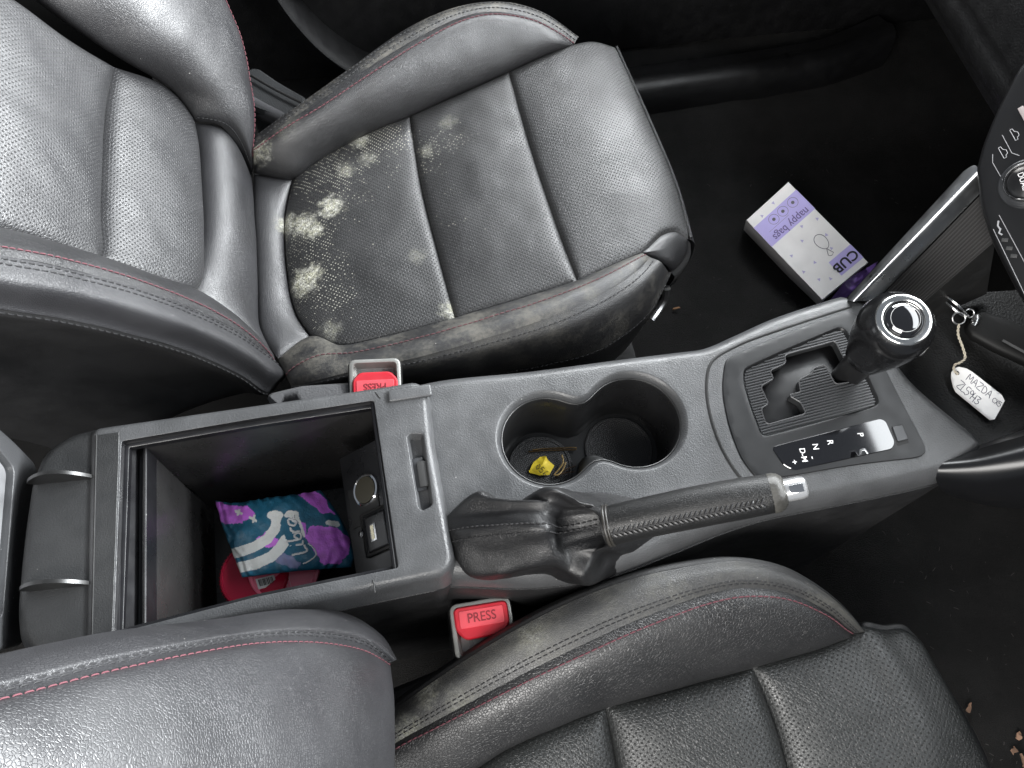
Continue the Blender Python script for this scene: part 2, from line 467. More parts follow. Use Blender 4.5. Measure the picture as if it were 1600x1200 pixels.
M_PERFMOULD = leather('leather_perforated_mouldy', col=(.013, .013, .0135), rough=.40, grain=700, gdist=.00015, perf=True,
    mould=[mz(474, 350, -.098, .017, 1), mz(492, 360, -.096, .012, 1), mz(518, 326, -.094, .016, .95), mz(472, 440, -.098, .019, 1), mz(486, 428, -.097, .014, 1), mz(447, 352, -.108, .017, .95),
           mz(563, 222, -.088, .013, .5), mz(575, 250, -.088, .012, .3), mz(652, 396, -.078, .012, .2), mz(706, 486, -.078, .014, .7), mz(515, 515, -.09, .014, .3), mz(540, 268, -.09, .012, .4)],
    lint=[mz(520, 270, -.09, .10, .9), mz(590, 225, -.085, .09, 1), mz(510, 460, -.09, .08, .85), mz(560, 400, -.085, .13, .42), mz(480, 380, -.095, .09, .9)])
M_BOLMOULD = leather('leather_bolster_mould', rough=.36, grain=700, gdist=.00022, mould=[mz(404, 228, -.075, .02, .9), mz(395, 240, -.08, .014, .8), mz(440, 190, -.05, .02, .15)])
M_USTRIP = leather('leather_strip_mould', col=(.015, .015, .0165), rough=.37, grain=700, gdist=.0002, mould=[mz(444, 352, -.108, .012, .6)])
M_RED = plain('thread_red', (.085, .024, .032), .85)
M_REDDULL = plain('thread_dull_red', (.085, .035, .04), .85)
M_BLACKTHREAD = plain('thread_black', (.006, .006, .007), .7)
M_PLASTIC = plain('plastic_console_grain', (.046, .0470, .0487), .43, bump=(900, .00017), var=.18, specks=.10)
M_PLASTICD = plain('plastic_dark_grain', (.014, .0145, .015), .5, bump=(900, .0002), var=.1, specks=.14)
M_SATIN = plain('plastic_satin_dark', (.022, .023, .025), .36, var=.1)
M_BLACKSAT = plain('plastic_black_satin', (.007, .007, .008), .32, var=.15, specks=.10)
M_BLACKMAT = plain('plastic_black_matt', (.006, .006, .006), .65, var=.2)
M_GLOSS = plain('gloss_black', (.004, .004, .005), .06, coat=1.0, spec=.8)
M_CHROME = plain('chrome', (.82, .82, .82), .10, metal=1)
M_STEEL = plain('worn_steel', (.55, .55, .55), .3, metal=1, var=.15)
M_SILVER = plain('silver_satin_trim', (.50, .51, .52), .32, metal=1, var=.06)
M_WHITE = plain('print_white', (.75, .75, .75), .5)
M_VOID = plain('pleat_shade_black', (.002, .002, .002), 1, spec=0)  # shade inside the backrest pleat, put into a flat black colour
M_DOOR = plain('door_trim_black', (.0045, .0045, .005), .55, bump=(600, .0002), var=.15)

# ------------------------------------------------------------------ floor, sill, door
bm = BM()
nx, ny = 110, 130
G = []
for j in range(ny):
    row = []
    for i in range(nx):
        x = -1.0 + 2.6 * i / (nx - 1); y = -1.0 + 2.0 * j / (ny - 1)
        z = -.40 + .006 * noise.noise(Vector((x*6, y*6, 0))) + .004 * noise.noise(Vector((x*17, y*17, 3)))
        z += .10 * max(0, min(1, (x - .85) / .4))**1.5
        z += .05 * (1/(1+math.exp(-(y - .60)/.012)))
        row.append((x, y, z))
    G.append(row)
grid_faces(bm, G)
floor = build('carpet_floor', bm, M_CARPET); floor['kind'] = 'structure'

sill = thing('door_sill_trim', 'black plastic sill trim along the floor below the far door', 'sill trim', (0.4, .66, -.36))
rows = []
for (oy, oz) in ((-.022, -.075), (-.02, -.03), (-.010, -.008), (.008, -.004), (.025, -.012), (.05, -.02)):
    rows.append([np.array(p) + (0, oy, oz) for p in pts((560, 205, -.31), (985, 128, -.30), (1150, 106, -.30), (1240, 92, -.298))] + [at(1310, 78, -.296) + (0, oy, oz), at(1400, 40, -.285) + (.0, oy, oz)])
loft('sill_cover', plain('sill_black', (.005, .005, .0055), .45, var=.1, bump=(500, .0002)), sill, rows, 60, 6, smooth=80)

door = thing('passenger_door', 'black passenger door panel behind the far seat', 'car door', (.2, .78, -.3))
bm = BM(); box(bm, (.25, .80, -.04), (2.6, .06, .6), bev=.01); build('door_panel', bm, M_DOOR, door)
rows = []
for (oy, oz) in ((.0, -.09), (-.03, -.085), (-.045, -.05), (-.04, -.015), (-.02, 0), (.02, 0)):
    rows.append([(x, .765 + oy + .01*math.sin(x*3), -.06 + oz + .03*x) for x in np.linspace(-.9, 1.4, 12)])
loft('armrest', M_DOOR, door, rows, 60, 5, smooth=80)
bm = BM(); tube(bm, spline([onp(px, py, (0, .745, 0), (0, 1, 0)) for px, py in ((400, -80), (450, 0), (505, 60), (565, 100), (630, 125))], 40), .035, seg=16, sq=.25); build('trim_ridge', bm, M_DOOR, door)

pill = thing('seat_belt_guide', 'dark grey plastic trim block beside the far seat hinge', 'trim block', at(430, 180, -.12))
bm = BM()
bot = [(385, 112), (398, 106), (430, 128), (472, 152), (474, 160), (440, 182), (395, 165)]
for z, dz, nm in ((-.10, .05, 'cover'),):
    l = rounded([at(px, py, z)[:2] for px, py in bot], .006)
    plate(bm, l, lambda x, y: z - .2, .2, bev=.004, step=.006)
build('cover', bm, plain('trim_block_grey', (.02, .021, .022), .45, bump=(700, .0002)), pill)
bm = BM(); tube(bm, spline(pts((392, 118, -.095), (430, 140, -.095), (470, 160, -.095)), 12), .0015, seg=6); build('groove_edge', bm, M_BLACKMAT, pill)
bm = BM(); tube(bm, spline(pts((385, 158, -.11), (410, 172, -.11), (445, 190, -.11)), 12), .011, seg=12); build('belt_roller', bm, plain('roller_grey', (.05, .05, .053), .4), pill)

# ------------------------------------------------------------------ far (passenger) seat
seat = thing('car_seat', 'far black leather seat with mouldy perforated cushion and red stitching', 'car seat', (0, .28, -.38), 'front seats')
TL = (458, 280, -.105); BL = (487, 527, -.105); TR = (640, 182, -.085); BR = (712, 502, -.080); T2 = (795, 113, -.068); B2 = (903, 442, -.060); T3 = (958, 74, -.064); B3 = (1074, 373, -.068)
leftc = pts(BL, (462, 490, -.110), (448, 420, -.114), (446, 340, -.112), TL)
topc1 = pts(TL, (490, 255, -.10), (560, 215, -.092), TR)
botc1 = pts(BL, (525, 545, -.098), (600, 532, -.09), BR)
s1 = pts(BR, (688, 410, -.086), (660, 300, -.088), TR)
panel('rear_cushion_panel', M_PERFMOULD, seat, botc1, topc1, leftc, s1, 110, 110, bulge=.008, tuck=.0035, wt=.0028, wrinkle=.0014)
topc2 = pts(TR, (720, 147, -.075), T2); botc2 = pts(BR, (810, 473, -.07), B2)
s2 = pts(B2, (872, 360, -.064), (830, 235, -.068), T2)
panel('middle_cushion_panel', M_PERFMID, seat, botc2, topc2, s1, s2, 90, 110, bulge=.006, tuck=.0035, wt=.0028, wrinkle=.0014)
topc3 = pts(T2, (850, 88, -.062), (890, 72, -.06), (925, 66, -.06), T3)
botc3 = pts(B2, (960, 415, -.056), (1004, 394, -.055), (1036, 367, -.058), (1056, 363, -.062), B3)
s3 = pts(B3, (1052, 292, -.066), (1010, 190, -.064), T3)
panel('front_cushion_panel', M_PERF, seat, botc3, topc3, s2, s3, 90, 110, bulge=.006, tuck=.0035, wt=.0028, edges='lbt', wrinkle=.0008)
s3p = np.array(spline(s3, 40))
rowsf = [s3p, s3p + (.008, 0, -.006), s3p + (.013, 0, -.02), s3p + (.012, 0, -.06), s3p + (-.01, 0, -.16)]
loft('cushion_front', M_LEATHER, seat, rowsf, 60, 5, up=(1, 0, .3))
bm = BM(); tube(bm, s3p + (.004, 0, .0005), .0016, seg=6); build('piping', bm, M_LEATHER, seat)
# corner cap at the front
capb = pts((1004, 396, -.056), (1022, 405, -.062), (1040, 414, -.07), (1049, 425, -.085))
capt = pts((1004, 394, -.055), (1036, 367, -.058), (1056, 363, -.062), B3)
panel('corner_cap', M_LEATHER, seat, capb, capt, [capb[0], capt[0]], pts((1049, 425, -.085), (1064, 410, -.086), (1074, 392, -.08), B3), 30, 20, bulge=.004, tuck=.003, wt=.003)
lo = np.array(spline(pts((1049, 425, -.085), (1064, 410, -.086), (1074, 392, -.08), B3), 12))
loft('corner_side', M_SIDE, seat, [lo, lo + (.004, -.002, -.02), lo + (-.02, .01, -.12)], 16, 5, up=(1, -1, 0))
# outer bolster
bot = pts((397, 272, -.100), TL, (490, 255, -.10), (560, 215, -.092), TR, (720, 147, -.075), T2, (850, 88, -.062), (893, 71, -.06))
top = pts((396, 232, -.072), (446, 192, -.052), (500, 157, -.04), (560, 116, -.03), (640, 66, -.022), (720, 27, -.02), (770, 18, -.022), (830, 28, -.03), (870, 48, -.042), (898, 68, -.058))
o, S, n = panel('outer_bolster', M_BOLMOULD, seat, bot, top, [bot[0], top[0]], [bot[-1], top[-1]], 120, 40, bulge=.014, tuck=.004, wt=.005, wrinkle=.0012)
stitches('red_stitching', M_RED, seat, S[-3], .0052, .0042, .00055, .0006, n[-3])
out = pts((404, 208, -.072), (446, 178, -.055), (500, 140, -.045), (550, 104, -.036), (640, 42, -.027), (720, 9, -.025), (790, 3, -.027), (850, 20, -.04), (905, 58, -.06))
out = np.array(spline(out, 60)); tp = np.array(spline(top, 60))
o, S2, n2 = loft('bolster_edge', M_DUSTY, seat, [tp, tp*.5 + out*.5 + (0, 0, .003), out], 100, 6)
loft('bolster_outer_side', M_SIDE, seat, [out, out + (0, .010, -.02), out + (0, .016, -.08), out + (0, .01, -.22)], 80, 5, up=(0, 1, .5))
for f in (3, 8): stitches('black_stitching', M_BLACKTHREAD, seat, S2[f], .005, .0034, .0005, .0004, n2[f])
# U-shaped strip against the backrest
jl = pts((434, 560, -.096), (408, 520, -.100), (400, 430, -.105), (396, 350, -.105), (397, 272, -.100))
panel('rear_strip', M_USTRIP, seat, [jl[0], at(*BL)], [jl[-1], at(*TL)], jl, leftc, 24, 70, bulge=.006, tuck=.003, wt=.004, wrinkle=.0012)
# inner bolster
bt = pts((434, 560, -.096), BL, (525, 545, -.098), (600, 532, -.09), BR, (810, 473, -.07), B2, (960, 415, -.056), (1004, 395, -.055))
bb = pts((455, 604, -.085), (500, 593, -.068), (560, 578, -.062), (650, 559, -.055), (750, 531, -.048), (850, 499, -.042), (940, 459, -.04), (995, 424, -.045), (1016, 402, -.053))
o, S, n = panel('inner_bolster', M_DUSTY, seat, bb, bt, [bb[0], bt[0]], [bb[-1], bt[-1]], 120, 26, bulge=.006, tuck=.004, wt=.004, wrinkle=.001)
stitches('red_stitching', M_REDDULL, seat, S[9], .0052, .0042, .0005, .0005, n[9])
bbp = np.array(spline(bb, 60))
low = np.array(spline(pts((470, 612, -.13), (560, 608, -.135), (650, 602, -.135), (750, 594, -.13), (850, 580, -.125), (940, 556, -.115), (1010, 500, -.105), (1047, 430, -.086)), 60))
o, S3, n3 = loft('inner_bolster_side', leather('leather_side_dusty', rough=.48, grain=560, gdist=.00028, dust=.15), seat, [bbp, bbp*.72 + low*.28 + (0, -.008, .012), bbp*.3 + low*.7 + (0, -.008, .008), low, low + (0, .02, -.12)], 110, 7, wrinkle=.001)
stitches('black_stitching', M_BLACKTHREAD, seat, S3[3], .005, .0036, .0005, .0004, n3[3])
stitches('black_stitching', M_BLACKTHREAD, seat, S3[17], .005, .0036, .0005, .0004, n3[17])
bm = BM(); plate(bm, rounded([at(px, py, -.035)[:2] for px, py in ((420, 618), (470, 606), (556, 600), (562, 612), (440, 636))], .003, 4), lambda x, y: -.12, .085, bev=.003, step=.008); build('recliner_cover', bm, plain('cover_grey', (.06, .06, .062), .45, bump=(700, .0002)), seat)
# seat frame below
bm = BM(); box(bm, (-.05, .27, -.27), (.34, .30, .16), bev=.02); build('seat_base', bm, M_BLACKMAT, seat)
bm = BM(); tube(bm, spline([at(1018, 500, -.14), at(1038, 470, -.13), at(1042, 450, -.11)], 14), .004, seg=8); build('adjuster_lever', bm, M_STEEL, seat)


for cv in (pts((397, 272, -.0985), (428, 273, -.0985), (457, 279, -.102)), pts((434, 559, -.0935), (460, 545, -.097), (486, 528, -.102))):
    bm = BM(); tube(bm, spline(cv, 20), .0009, seg=6); build('seam', bm, M_BLACKTHREAD, seat)
# backrest
LEAN = math.radians(33); BP0 = np.array([-.275, 0, -.10]); BN = np.array([math.cos(LEAN), 0, math.sin(LEAN)])
def bk(px, py, off=0.0): return onp(px, py, BP0, BN, off)
def bks(*l): return [bk(*p) for p in l]
sl = bks((155, 408, .006), (160, 390, .002), (156, 340, .0), (158, 270, 0), (163, 180, 0), (178, 105, .004))
rt = bks((312, 440, .0), (314, 380, 0), (313, 300, 0), (310, 240, 0), (304, 192, .002))
tp = bks((178, 105, .004), (250, 131, .004), (285, 160, .003), (304, 192, .002))
bo = bks((155, 408, .006), (230, 436, .006), (285, 456, .004), (306, 455, .002), (312, 440, 0))
M_PERFB = leather('leather_perforated_back', col=(.015, .015, .0162), rough=.38, grain=620, gdist=.0002, perf=True)
panel('lower_back_panel', M_PERFB, seat, bo, tp, sl, rt, 60, 90, bulge=.010, tuck=.004, wt=.006, wrinkle=.0012)
tp2 = bks((-80, -55, .01), (15, -2, .008), (100, 60, .006), (178, 105, .004)); bo2 = bks((-80, 338, .012), (0, 360, .01), (80, 385, .008), (155, 408, .006))
panel('upper_back_panel', M_PERFB, seat, bo2, tp2, [bo2[0], bk(-80, 150, .01), tp2[0]], sl, 70, 90, bulge=.010, tuck=.005, wt=.005, edges='rbt', wrinkle=.0015)
tl3 = np.array(spline(tp2, 40)); loft('back_panel_lip', M_VOID, seat, [tl3, tl3 - BN*.006 + (0, .004, .0), tl3 - BN*.03 + (0, .006, 0)], 50, 5, up=(0, 1, .3))  # rolled panel edge, blackened as the pleat's shade
# lower band between panel and cushion
jn = [p + (0, 0, -.0) for p in jl]
jb = [p + np.array((-.004, 0, -.006)) for p in jl]
bandr = [jb[0], jb[1], jb[2], jb[3], jb[4]]
lb = bks((306, 457, .003), (314, 380, 0), (313, 300, 0), (310, 240, 0), (304, 192, .002))
panel('back_lower_band', M_USTRIP, seat, [lb[0], bk(352, 490, .008), jb[0]], [lb[-1], bk(345, 200, .015), jb[-1]], lb, bandr, 30, 70, bulge=.012, tuck=.003, wt=.005, edges='lrt', wrinkle=.0012)
# far bolster of the backrest
ins = bks((304, 190, .004), (254, 128, .002), (130, 55, .0), (60, 4, .0), (0, -48, .0))
outs = [jb[-1] + (0, .004, .0)] + bks((396, 205, .03), (388, 135, .045), (374, 65, .055), (346, -5, .06), (315, -60, .062))
o, S, n = panel('far_back_bolster', M_GRAIN, seat, [ins[0], bk(345, 197, .02), outs[0]], [ins[-1], bk(160, -60, .05), outs[-1]], ins, outs, 60, 70, bulge=.008, tuck=.010, wt=.006, edges='lrb', wrinkle=.0018, pw=.7)
stitches('red_stitching', M_RED, seat, S[6:, -5], .0052, .0042, .00055, .0007, n[6:, -5])
stitches('black_stitching', M_BLACKTHREAD, seat, S[2, 4:], .004, .003, .0005, .0006, n[2, 4:])
op = np.array(spline(outs, 40))
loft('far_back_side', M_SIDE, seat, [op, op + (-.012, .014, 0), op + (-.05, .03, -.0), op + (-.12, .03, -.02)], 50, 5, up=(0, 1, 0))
# backing behind the open pleat, coloured black to stand for its shade
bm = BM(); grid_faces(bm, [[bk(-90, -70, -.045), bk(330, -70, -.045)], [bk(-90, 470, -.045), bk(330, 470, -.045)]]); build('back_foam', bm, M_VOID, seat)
# near bolster of the backrest
ta = bks((-80, 338, .012), (0, 361, .01), (80, 386, .008), (155, 409, .006), (230, 437, .006), (300, 458, .006), (352, 490, .008)) + [jb[0]]
ba = bks((-80, 383, .055), (0, 399, .052), (80, 413, .05), (200, 446, .045), (300, 482, .038), (370, 517, .03), (412, 548, .022), (428, 566, .015))
o, S, n = panel('near_back_bolster', M_LEATHER, seat, ba, ta, [ba[0], ta[0]], [ba[-1], ta[-1]], 100, 24, bulge=.006, tuck=.003, wt=.004, wrinkle=.001)
stitches('red_stitching', M_RED, seat, S[2], .0052, .0042, .0005, .0006, n[2])
bb2 = bks((-80, 466, .035), (0, 482, .032), (100, 498, .03), (200, 521, .026), (300, 551, .02), (380, 588, .012), (416, 612, .008), (432, 604, .004))
bap = np.array(spline(ba, 60)); b2p = np.array(spline(bb2, 60))
mid = bap*.5 + b2p*.5 + BN * .012 + np.array((0, -.006, 0))
o, S4, n4 = loft('near_back_edge', M_GRAIN, seat, [bap, bap*.85 + b2p*.15 + BN*.004, mid, b2p*.9 + bap*.1 + BN*.003, b2p], 100, 5, wrinkle=.0008)
for f in (4, 6): stitches('black_stitching', M_BLACKTHREAD, seat, S4[f], .006, .0045, .0006, .0004, n4[f])
c2 = b2p + np.array((-.03, .012, -.02)); c3 = b2p + np.array((-.10, .02, -.06)); c4_ = b2p + np.array((-.22, .02, -.14))
o, S5, n5 = loft('near_back_side', M_SIDE, seat, [b2p, b2p + np.array((-.006, .000, -.006)), c2, c3, c4_], 80, 6, up=(0, -1, 0))
stitches('black_stitching', M_BLACKTHREAD, seat, S5[3], .006, .004, .0005, .0004, n5[3])

# ------------------------------------------------------------------ near (driver) seat
seat2 = thing('car_seat', 'near black leather seat with dusty bolster edge, cut off at the bottom', 'car seat', (0, -.35, -.38), 'front seats')
crest = pts((560, 1150, -.085), (612, 1112, -.072), (660, 1077, -.058), (760, 1011, -.034), (880, 946, -.016), (1000, 901, -.006), (1100, 881, 0), (1160, 877, 0), (1230, 891, -.006), (1290, 925, -.018), (1330, 960, -.034), (1352, 988, -.05))
red = pts((560, 1205, -.085), (620, 1160, -.070), (680, 1127, -.055), (800, 1062, -.030), (900, 1012, -.014), (1000, 967, -.004), (1100, 930, .001), (1160, 919, .001), (1230, 926, -.006), (1290, 954, -.02), (1322, 980, -.038), (1336, 990, -.05))
seam = pts((640, 1265, -.095), (740, 1203, -.085), (800, 1163, -.078), (900, 1118, -.07), (945, 1101, -.068), (1060, 1071, -.062), (1175, 1041, -.056), (1270, 1012, -.054), (1320, 990, -.053), (1340, 984, -.054))
cr = np.array(spline(crest, 80)); rd = np.array(spline(red, 80)); sm = np.array(spline(seam, 80))
M_NEARB = leather('leather_near_bolster', col=(.010, .010, .0105), rough=.38, grain=470, gdist=.00042)
M_NEARDUST = leather('leather_near_dusty', col=(.018, .018, .018), rough=.5, grain=520, gdist=.0003, dust=.22, dustcol=(.20, .19, .15))
M_NEARDUSTM = leather('leather_near_dusty_mould', col=(.018, .018, .018), rough=.5, grain=520, gdist=.0003, dust=.12, dustcol=(.20, .19, .15),
    mould=[mz(668, 1080, -.055, .014, .35), mz(720, 1100, -.045, .016, .22), mz(640, 1150, -.065, .018, .4), mz(830, 995, -.02, .016, .2)])
o, S, n = panel('inner_bolster', M_NEARB, seat2, seam, red, [seam[0], red[0]], [seam[-1], red[-1]], 130, 44, bulge=.012, tuck=.003, wt=.005, wrinkle=.001)
stitches('red_stitching', M_RED, seat2, S[-3], .0050, .0042, .00055, .0006, n[-3])
o, S2, n2 = loft('bolster_edge', M_NEARDUSTM, seat2, [rd, rd*.7 + cr*.3 + (0, 0, .004), rd*.35 + cr*.65 + (0, 0, .005), cr], 120, 6, wrinkle=.0005)
for f in (3, 5): stitches('black_stitching', M_BLACKTHREAD, seat2, S2[f], .005, .0036, .0005, .0004, n2[f])
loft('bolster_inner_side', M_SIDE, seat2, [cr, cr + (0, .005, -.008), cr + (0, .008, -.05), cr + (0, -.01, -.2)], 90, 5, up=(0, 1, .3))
nb = pts((1010, 1330, -.085), (985, 1260, -.080), (965, 1200, -.077), (955, 1150, -.072), (945, 1101, -.068))
nb2 = pts((1275, 1330, -.075), (1250, 1260, -.072), (1230, 1200, -.069), (1210, 1130, -.064), (1175, 1041, -.056))
panel('rear_cushion_panel', M_PERFNEAR, seat2, [at(680, 1400, -.11), at(860, 1365, -.10), nb[0]], pts((640, 1265, -.095), (740, 1203, -.085), (800, 1163, -.078), (900, 1118, -.07), (945, 1101, -.068)), [at(680, 1400, -.11), at(660, 1330, -.10), at(640, 1265, -.095)], nb, 60, 60, bulge=.012, tuck=.006, wt=.006, edges='rt', wrinkle=.001)
panel('middle_cushion_panel', M_PERFNEAR, seat2, [nb[0], nb2[0]], pts((945, 1101, -.068), (1060, 1071, -.062), (1175, 1041, -.056)), nb, nb2, 60, 60, bulge=.012, tuck=.006, wt=.006, edges='lrt', wrinkle=.001)
fr = pts((1590, 1330, -.075), (1562, 1250, -.07), (1530, 1170, -.066), (1498, 1110, -.062), (1462, 1052, -.060), (1432, 1002, -.06))
ft = pts((1175, 1041, -.056), (1270, 1012, -.054), (1320, 990, -.053), (1350, 979, -.05), (1380, 984, -.052), (1410, 983, -.054), (1432, 1002, -.06))
panel('front_cushion_panel', M_PERFNEAR, seat2, [nb2[0], at(1440, 1335, -.07), fr[0]], ft, nb2, fr, 70, 70, bulge=.009, tuck=.006, wt=.006, edges='ltr', wrinkle=.0014)
fp = np.array(spline(fr, 40))
loft('cushion_front', M_LEATHER, seat2, [fp, fp + (.006, 0, -.006), fp + (.010, 0, -.02), fp + (.006, 0, -.08), fp + (-.03, 0, -.2)], 50, 5, up=(1, 0, .3))
ft2 = np.array(spline(pts((1340, 984, -.054), (1350, 979, -.05), (1380, 984, -.052), (1410, 983, -.054), (1432, 1002, -.06)), 20))
loft('corner_side', M_SIDE, seat2, [ft2, ft2 + (.003, .004, -.006), ft2 + (.0, .004, -.06), ft2 + (-.02, 0, -.18)], 24, 5, up=(.5, 1, 0))
# backrest bolster
def nk(px, py, off): return onp(px, py, (-.27, 0, -.10), BN, off)
def nks(*l): return [nk(*p) for p in l]
sil = nks((-90, 1040, .115), (0, 1021, .112), (150, 991, .108), (330, 968, .10), (470, 952, .094), (545, 960, .094), (590, 990, .098), (609, 1030, .10))
st = nks((-90, 1112, .15), (0, 1091, .147), (150, 1052, .142), (300, 1019, .136), (400, 1003, .130), (490, 1001, .125), (560, 1012, .120), (609, 1036, .112))
sp_ = np.array(spline(sil, 80)); tp_ = np.array(spline(st, 80))
o, S, n = loft('back_bolster_edge', M_GRAIN, seat2, [sp_, sp_*.7 + tp_*.3 + BN*.006, sp_*.35 + tp_*.65 + BN*.005, sp_*.2 + tp_*.8 + BN*.001, tp_], 120, 6, wrinkle=.0006)
for f in (17, 20): stitches('black_stitching', M_BLACKTHREAD, seat2, S[f], .006, .0042, .0004, .0003, n[f])
bot2 = nks((-90, 1330, .16), (150, 1330, .155), (400, 1330, .15), (600, 1330, .12))
rg = nks((600, 1330, .12), (611, 1250, .118), (614, 1160, .116), (613, 1090, .115), (609, 1036, .112))
o, S, n = panel('back_bolster', M_GRAIN, seat2, bot2, st, [bot2[0], nk(-90, 1220, .158), st[0]], rg, 120, 80, bulge=.010, tuck=.0035, wt=.006, edges='rt', wrinkle=.0012)
stitches('red_stitching', M_RED, seat2, S[-3], .0050, .0040, .00042, .0004, n[-3])
loft('back_bolster_side', M_SIDE, seat2, [sp_, sp_ - BN*.02 + (0, -.002, 0), sp_ - BN*.1 + (0, -.03, 0), sp_ - BN*.2 + (0, -.05, 0)], 80, 5, up=(0, 1, 0))
rgp = np.array(spline(rg, 40))
loft('back_bolster_end', M_SIDE, seat2, [rgp, rgp - BN*.015 + (.002, 0, -.006), rgp - BN*.06 + (0, 0, -.03), rgp - BN*.15], 50, 5, up=(1, 0, -.5))
bm = BM(); box(bm, (-.05, -.36, -.27), (.34, .32, .16), bev=.02); build('seat_base', bm, M_BLACKMAT, seat2)
bm = BM(); tube(bm, spline(pts((560, 1120, -.17), (650, 1085, -.16), (800, 1020, -.16)), 20), .012, seg=8, sq=.5); build('seat_rail', bm, plain('rail_grey', (.05, .05, .05), .5, var=.2), seat2)

# ------------------------------------------------------------------ centre console
M_SIDEPL = plain('plastic_side_shaded', (.0075, .0075, .008), .55, bump=(800, .0002), var=.12, specks=.1)  # console walls below the seam, shade painted in as near black
con = thing('centre_console', 'dark grey plastic centre console with open storage bin and two cup holders', 'centre console', (0, -.025, -.39))
def zdeck(x, y):
    t = max(0, x - .07); return .10 * t*t/(t + .06) - .010 * max(0, (y - .02)/.06)**2 * .5
def dk(px, py, off=0.0):
    z = 0.0
    for _ in range(8):
        p = at(px, py, z + off); z = zdeck(p[0], p[1])
    return at(px, py, z + off)
def dks(*l): return [dk(*p) for p in l]
zero = lambda x, y: 0.0
# figure-of-eight of the cup holders
cl = at(857, 684, 0)[:2]; cr_ = at(991, 655, 0)[:2]; rl, rr = .0428, .0450
def union_loop(c1, r1, c2, r2, n=48):
    d = c2 - c1; L = np.linalg.norm(d); d /= L; a = (r1*r1 - r2*r2 + L*L) / (2*L)
    th1 = math.acos(a / r1); th2 = math.acos((L - a) / r2); b = math.atan2(d[1], d[0])
    A = [c1 + r1*np.array([math.cos(b+t), math.sin(b+t)]) for t in np.linspace(th1, 2*math.pi - th1, n)]
    B = [c2 + r2*np.array([math.cos(b+t), math.sin(b+t)]) for t in np.linspace(math.pi + th2, 3*math.pi - th2, n)]
    l = A[1:-1] + B[1:-1]
    for _ in range(3):   # soften the two cusps
        l = [l[i]*.5 + (l[i-1] + l[(i+1) % len(l)])*.25 for i in range(len(l))]
    return l
cup = union_loop(cl, rl, cr_, rr)
# deck outline
far_e = dks((652, 612), (700, 603), (830, 590), (965, 572), (1060, 560), (1110, 553), (1160, 532), (1220, 505), (1322, 471))
frt = dks((1348, 478), (1405, 585), (1522, 690))
near_e = dks((1470, 722), (1390, 740), (1290, 760), (1200, 778), (1130, 800), (1050, 832), (960, 865), (850, 884), (707, 882))
outline = list(spline(far_e, 70)) + list(spline(frt, 30)) + list(spline(near_e, 70)) + list(spline(dks((700, 880), (668, 700), (652, 614)), 20))
outline = [p[:2] for p in outline]
clean = [outline[0]]
for p in outline[1:]:
    if np.linalg.norm(p - clean[-1]) > .0012: clean.append(p)
outline = ccw(clean)
# shift-gate recess hole
gate_out = [dk(*p) for p in ((1134, 562), (1230, 522), (1322, 487), (1338, 491), (1352, 512), (1392, 600), (1440, 690), (1446, 706), (1436, 714), (1330, 726), (1240, 742), (1186, 750), (1160, 720), (1140, 670), (1128, 610))]
gate_loop = [p[:2] for p in spline(rounded(gate_out, [.006, .02, .006, .004, .006, .03, .006, .003, .004, .03, .02, .006, .02, .02, .02], 5), 130, closed=True)]
bm = BM()
loops = sheet(bm, outline, [cup, gate_loop], zdeck, .0042)
sweep(bm, loops[0], zdeck, [(0, 0), (.0025, -.0007), (.006, -.003), (.009, -.0075), (.0108, -.014), (.0118, -.020), (.0104, -.0206), (.0100, -.0235)], 1)
sweep(bm, loops[1], zdeck, [(0, 0), (.0010, -.0003), (.0026, -.0018), (.0040, -.0042), (.0050, -.0070)], -1)
sweep(bm, loops[2], zdeck, [(0, 0), (.0007, -.0004), (.001, -.004)], -1)
build('deck', bm, M_PLASTIC, con, smooth=50, wn=True)
bm = BM(); sweep(bm, loops[0], zdeck, [(.0090, -.0226), (.0126, -.0230), (.0134, -.026), (.015, -.05), (.018, -.16), (.02, -.38)], 1)
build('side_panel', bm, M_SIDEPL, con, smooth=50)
# groove line round the shifter section
gl = spline(dks((1330, 479), (1225, 513), (1150, 541), (1112, 566), (1104, 600), (1110, 650), (1130, 705), (1158, 748), (1172, 762)), 80)
bm = BM(); tube(bm, gl + np.array((0, 0, -.0005)), .0015, seg=6); build('joint_line', bm, M_BLACKMAT, con)
# raised collar between joint and gate
# cup wells
wl = [p for p in loops[1]]
bm = BM()
sweep(bm, wl, zero, [(.0050, -.0058), (.0056, -.0062), (.0062, -.0074), (.0066, -.02), (.0085, -.066), (.010, -.070)], -1, cap=True)
well = build('cup_well', bm, plain('cup_well_black', (.011, .011, .0115), .3, var=.15), con, smooth=50)
la = np.array(ccw([np.array(p) for p in wl])); t_ = np.roll(la, -1, 0) - np.roll(la, 1, 0); t_ /= np.linalg.norm(t_, axis=1, keepdims=True)
ring = la - np.stack([t_[:, 1], -t_[:, 0]], 1) * .0054
bm = BM(); tube(bm, [np.array((p[0], p[1], -.0060)) for p in ring], .0006, seg=6, closed=True); build('well_lip', bm, plain('lip_grey', (.018, .018, .018), .35), well)
M_MAT, nt_, b_ = newmat('cup_mat_rubber'); g_ = N(nt_); P_ = g_.pos()
b_.inputs['Base Color'].default_value = (.035, .035, .036, 1); b_.inputs['Roughness'].default_value = .5
mp_ = g_.node('ShaderNodeMapping'); mp_.inputs['Rotation'].default_value = (0, 0, .6); g_.link(P_, mp_.inputs['Vector'])
d_ = g_.voro(mp_.outputs[0], 620, rnd=0, dim='2D'); g_.link(g_.bump(g_.ramp(d_, .2, .45), 1, .0004), b_.inputs['Normal'])
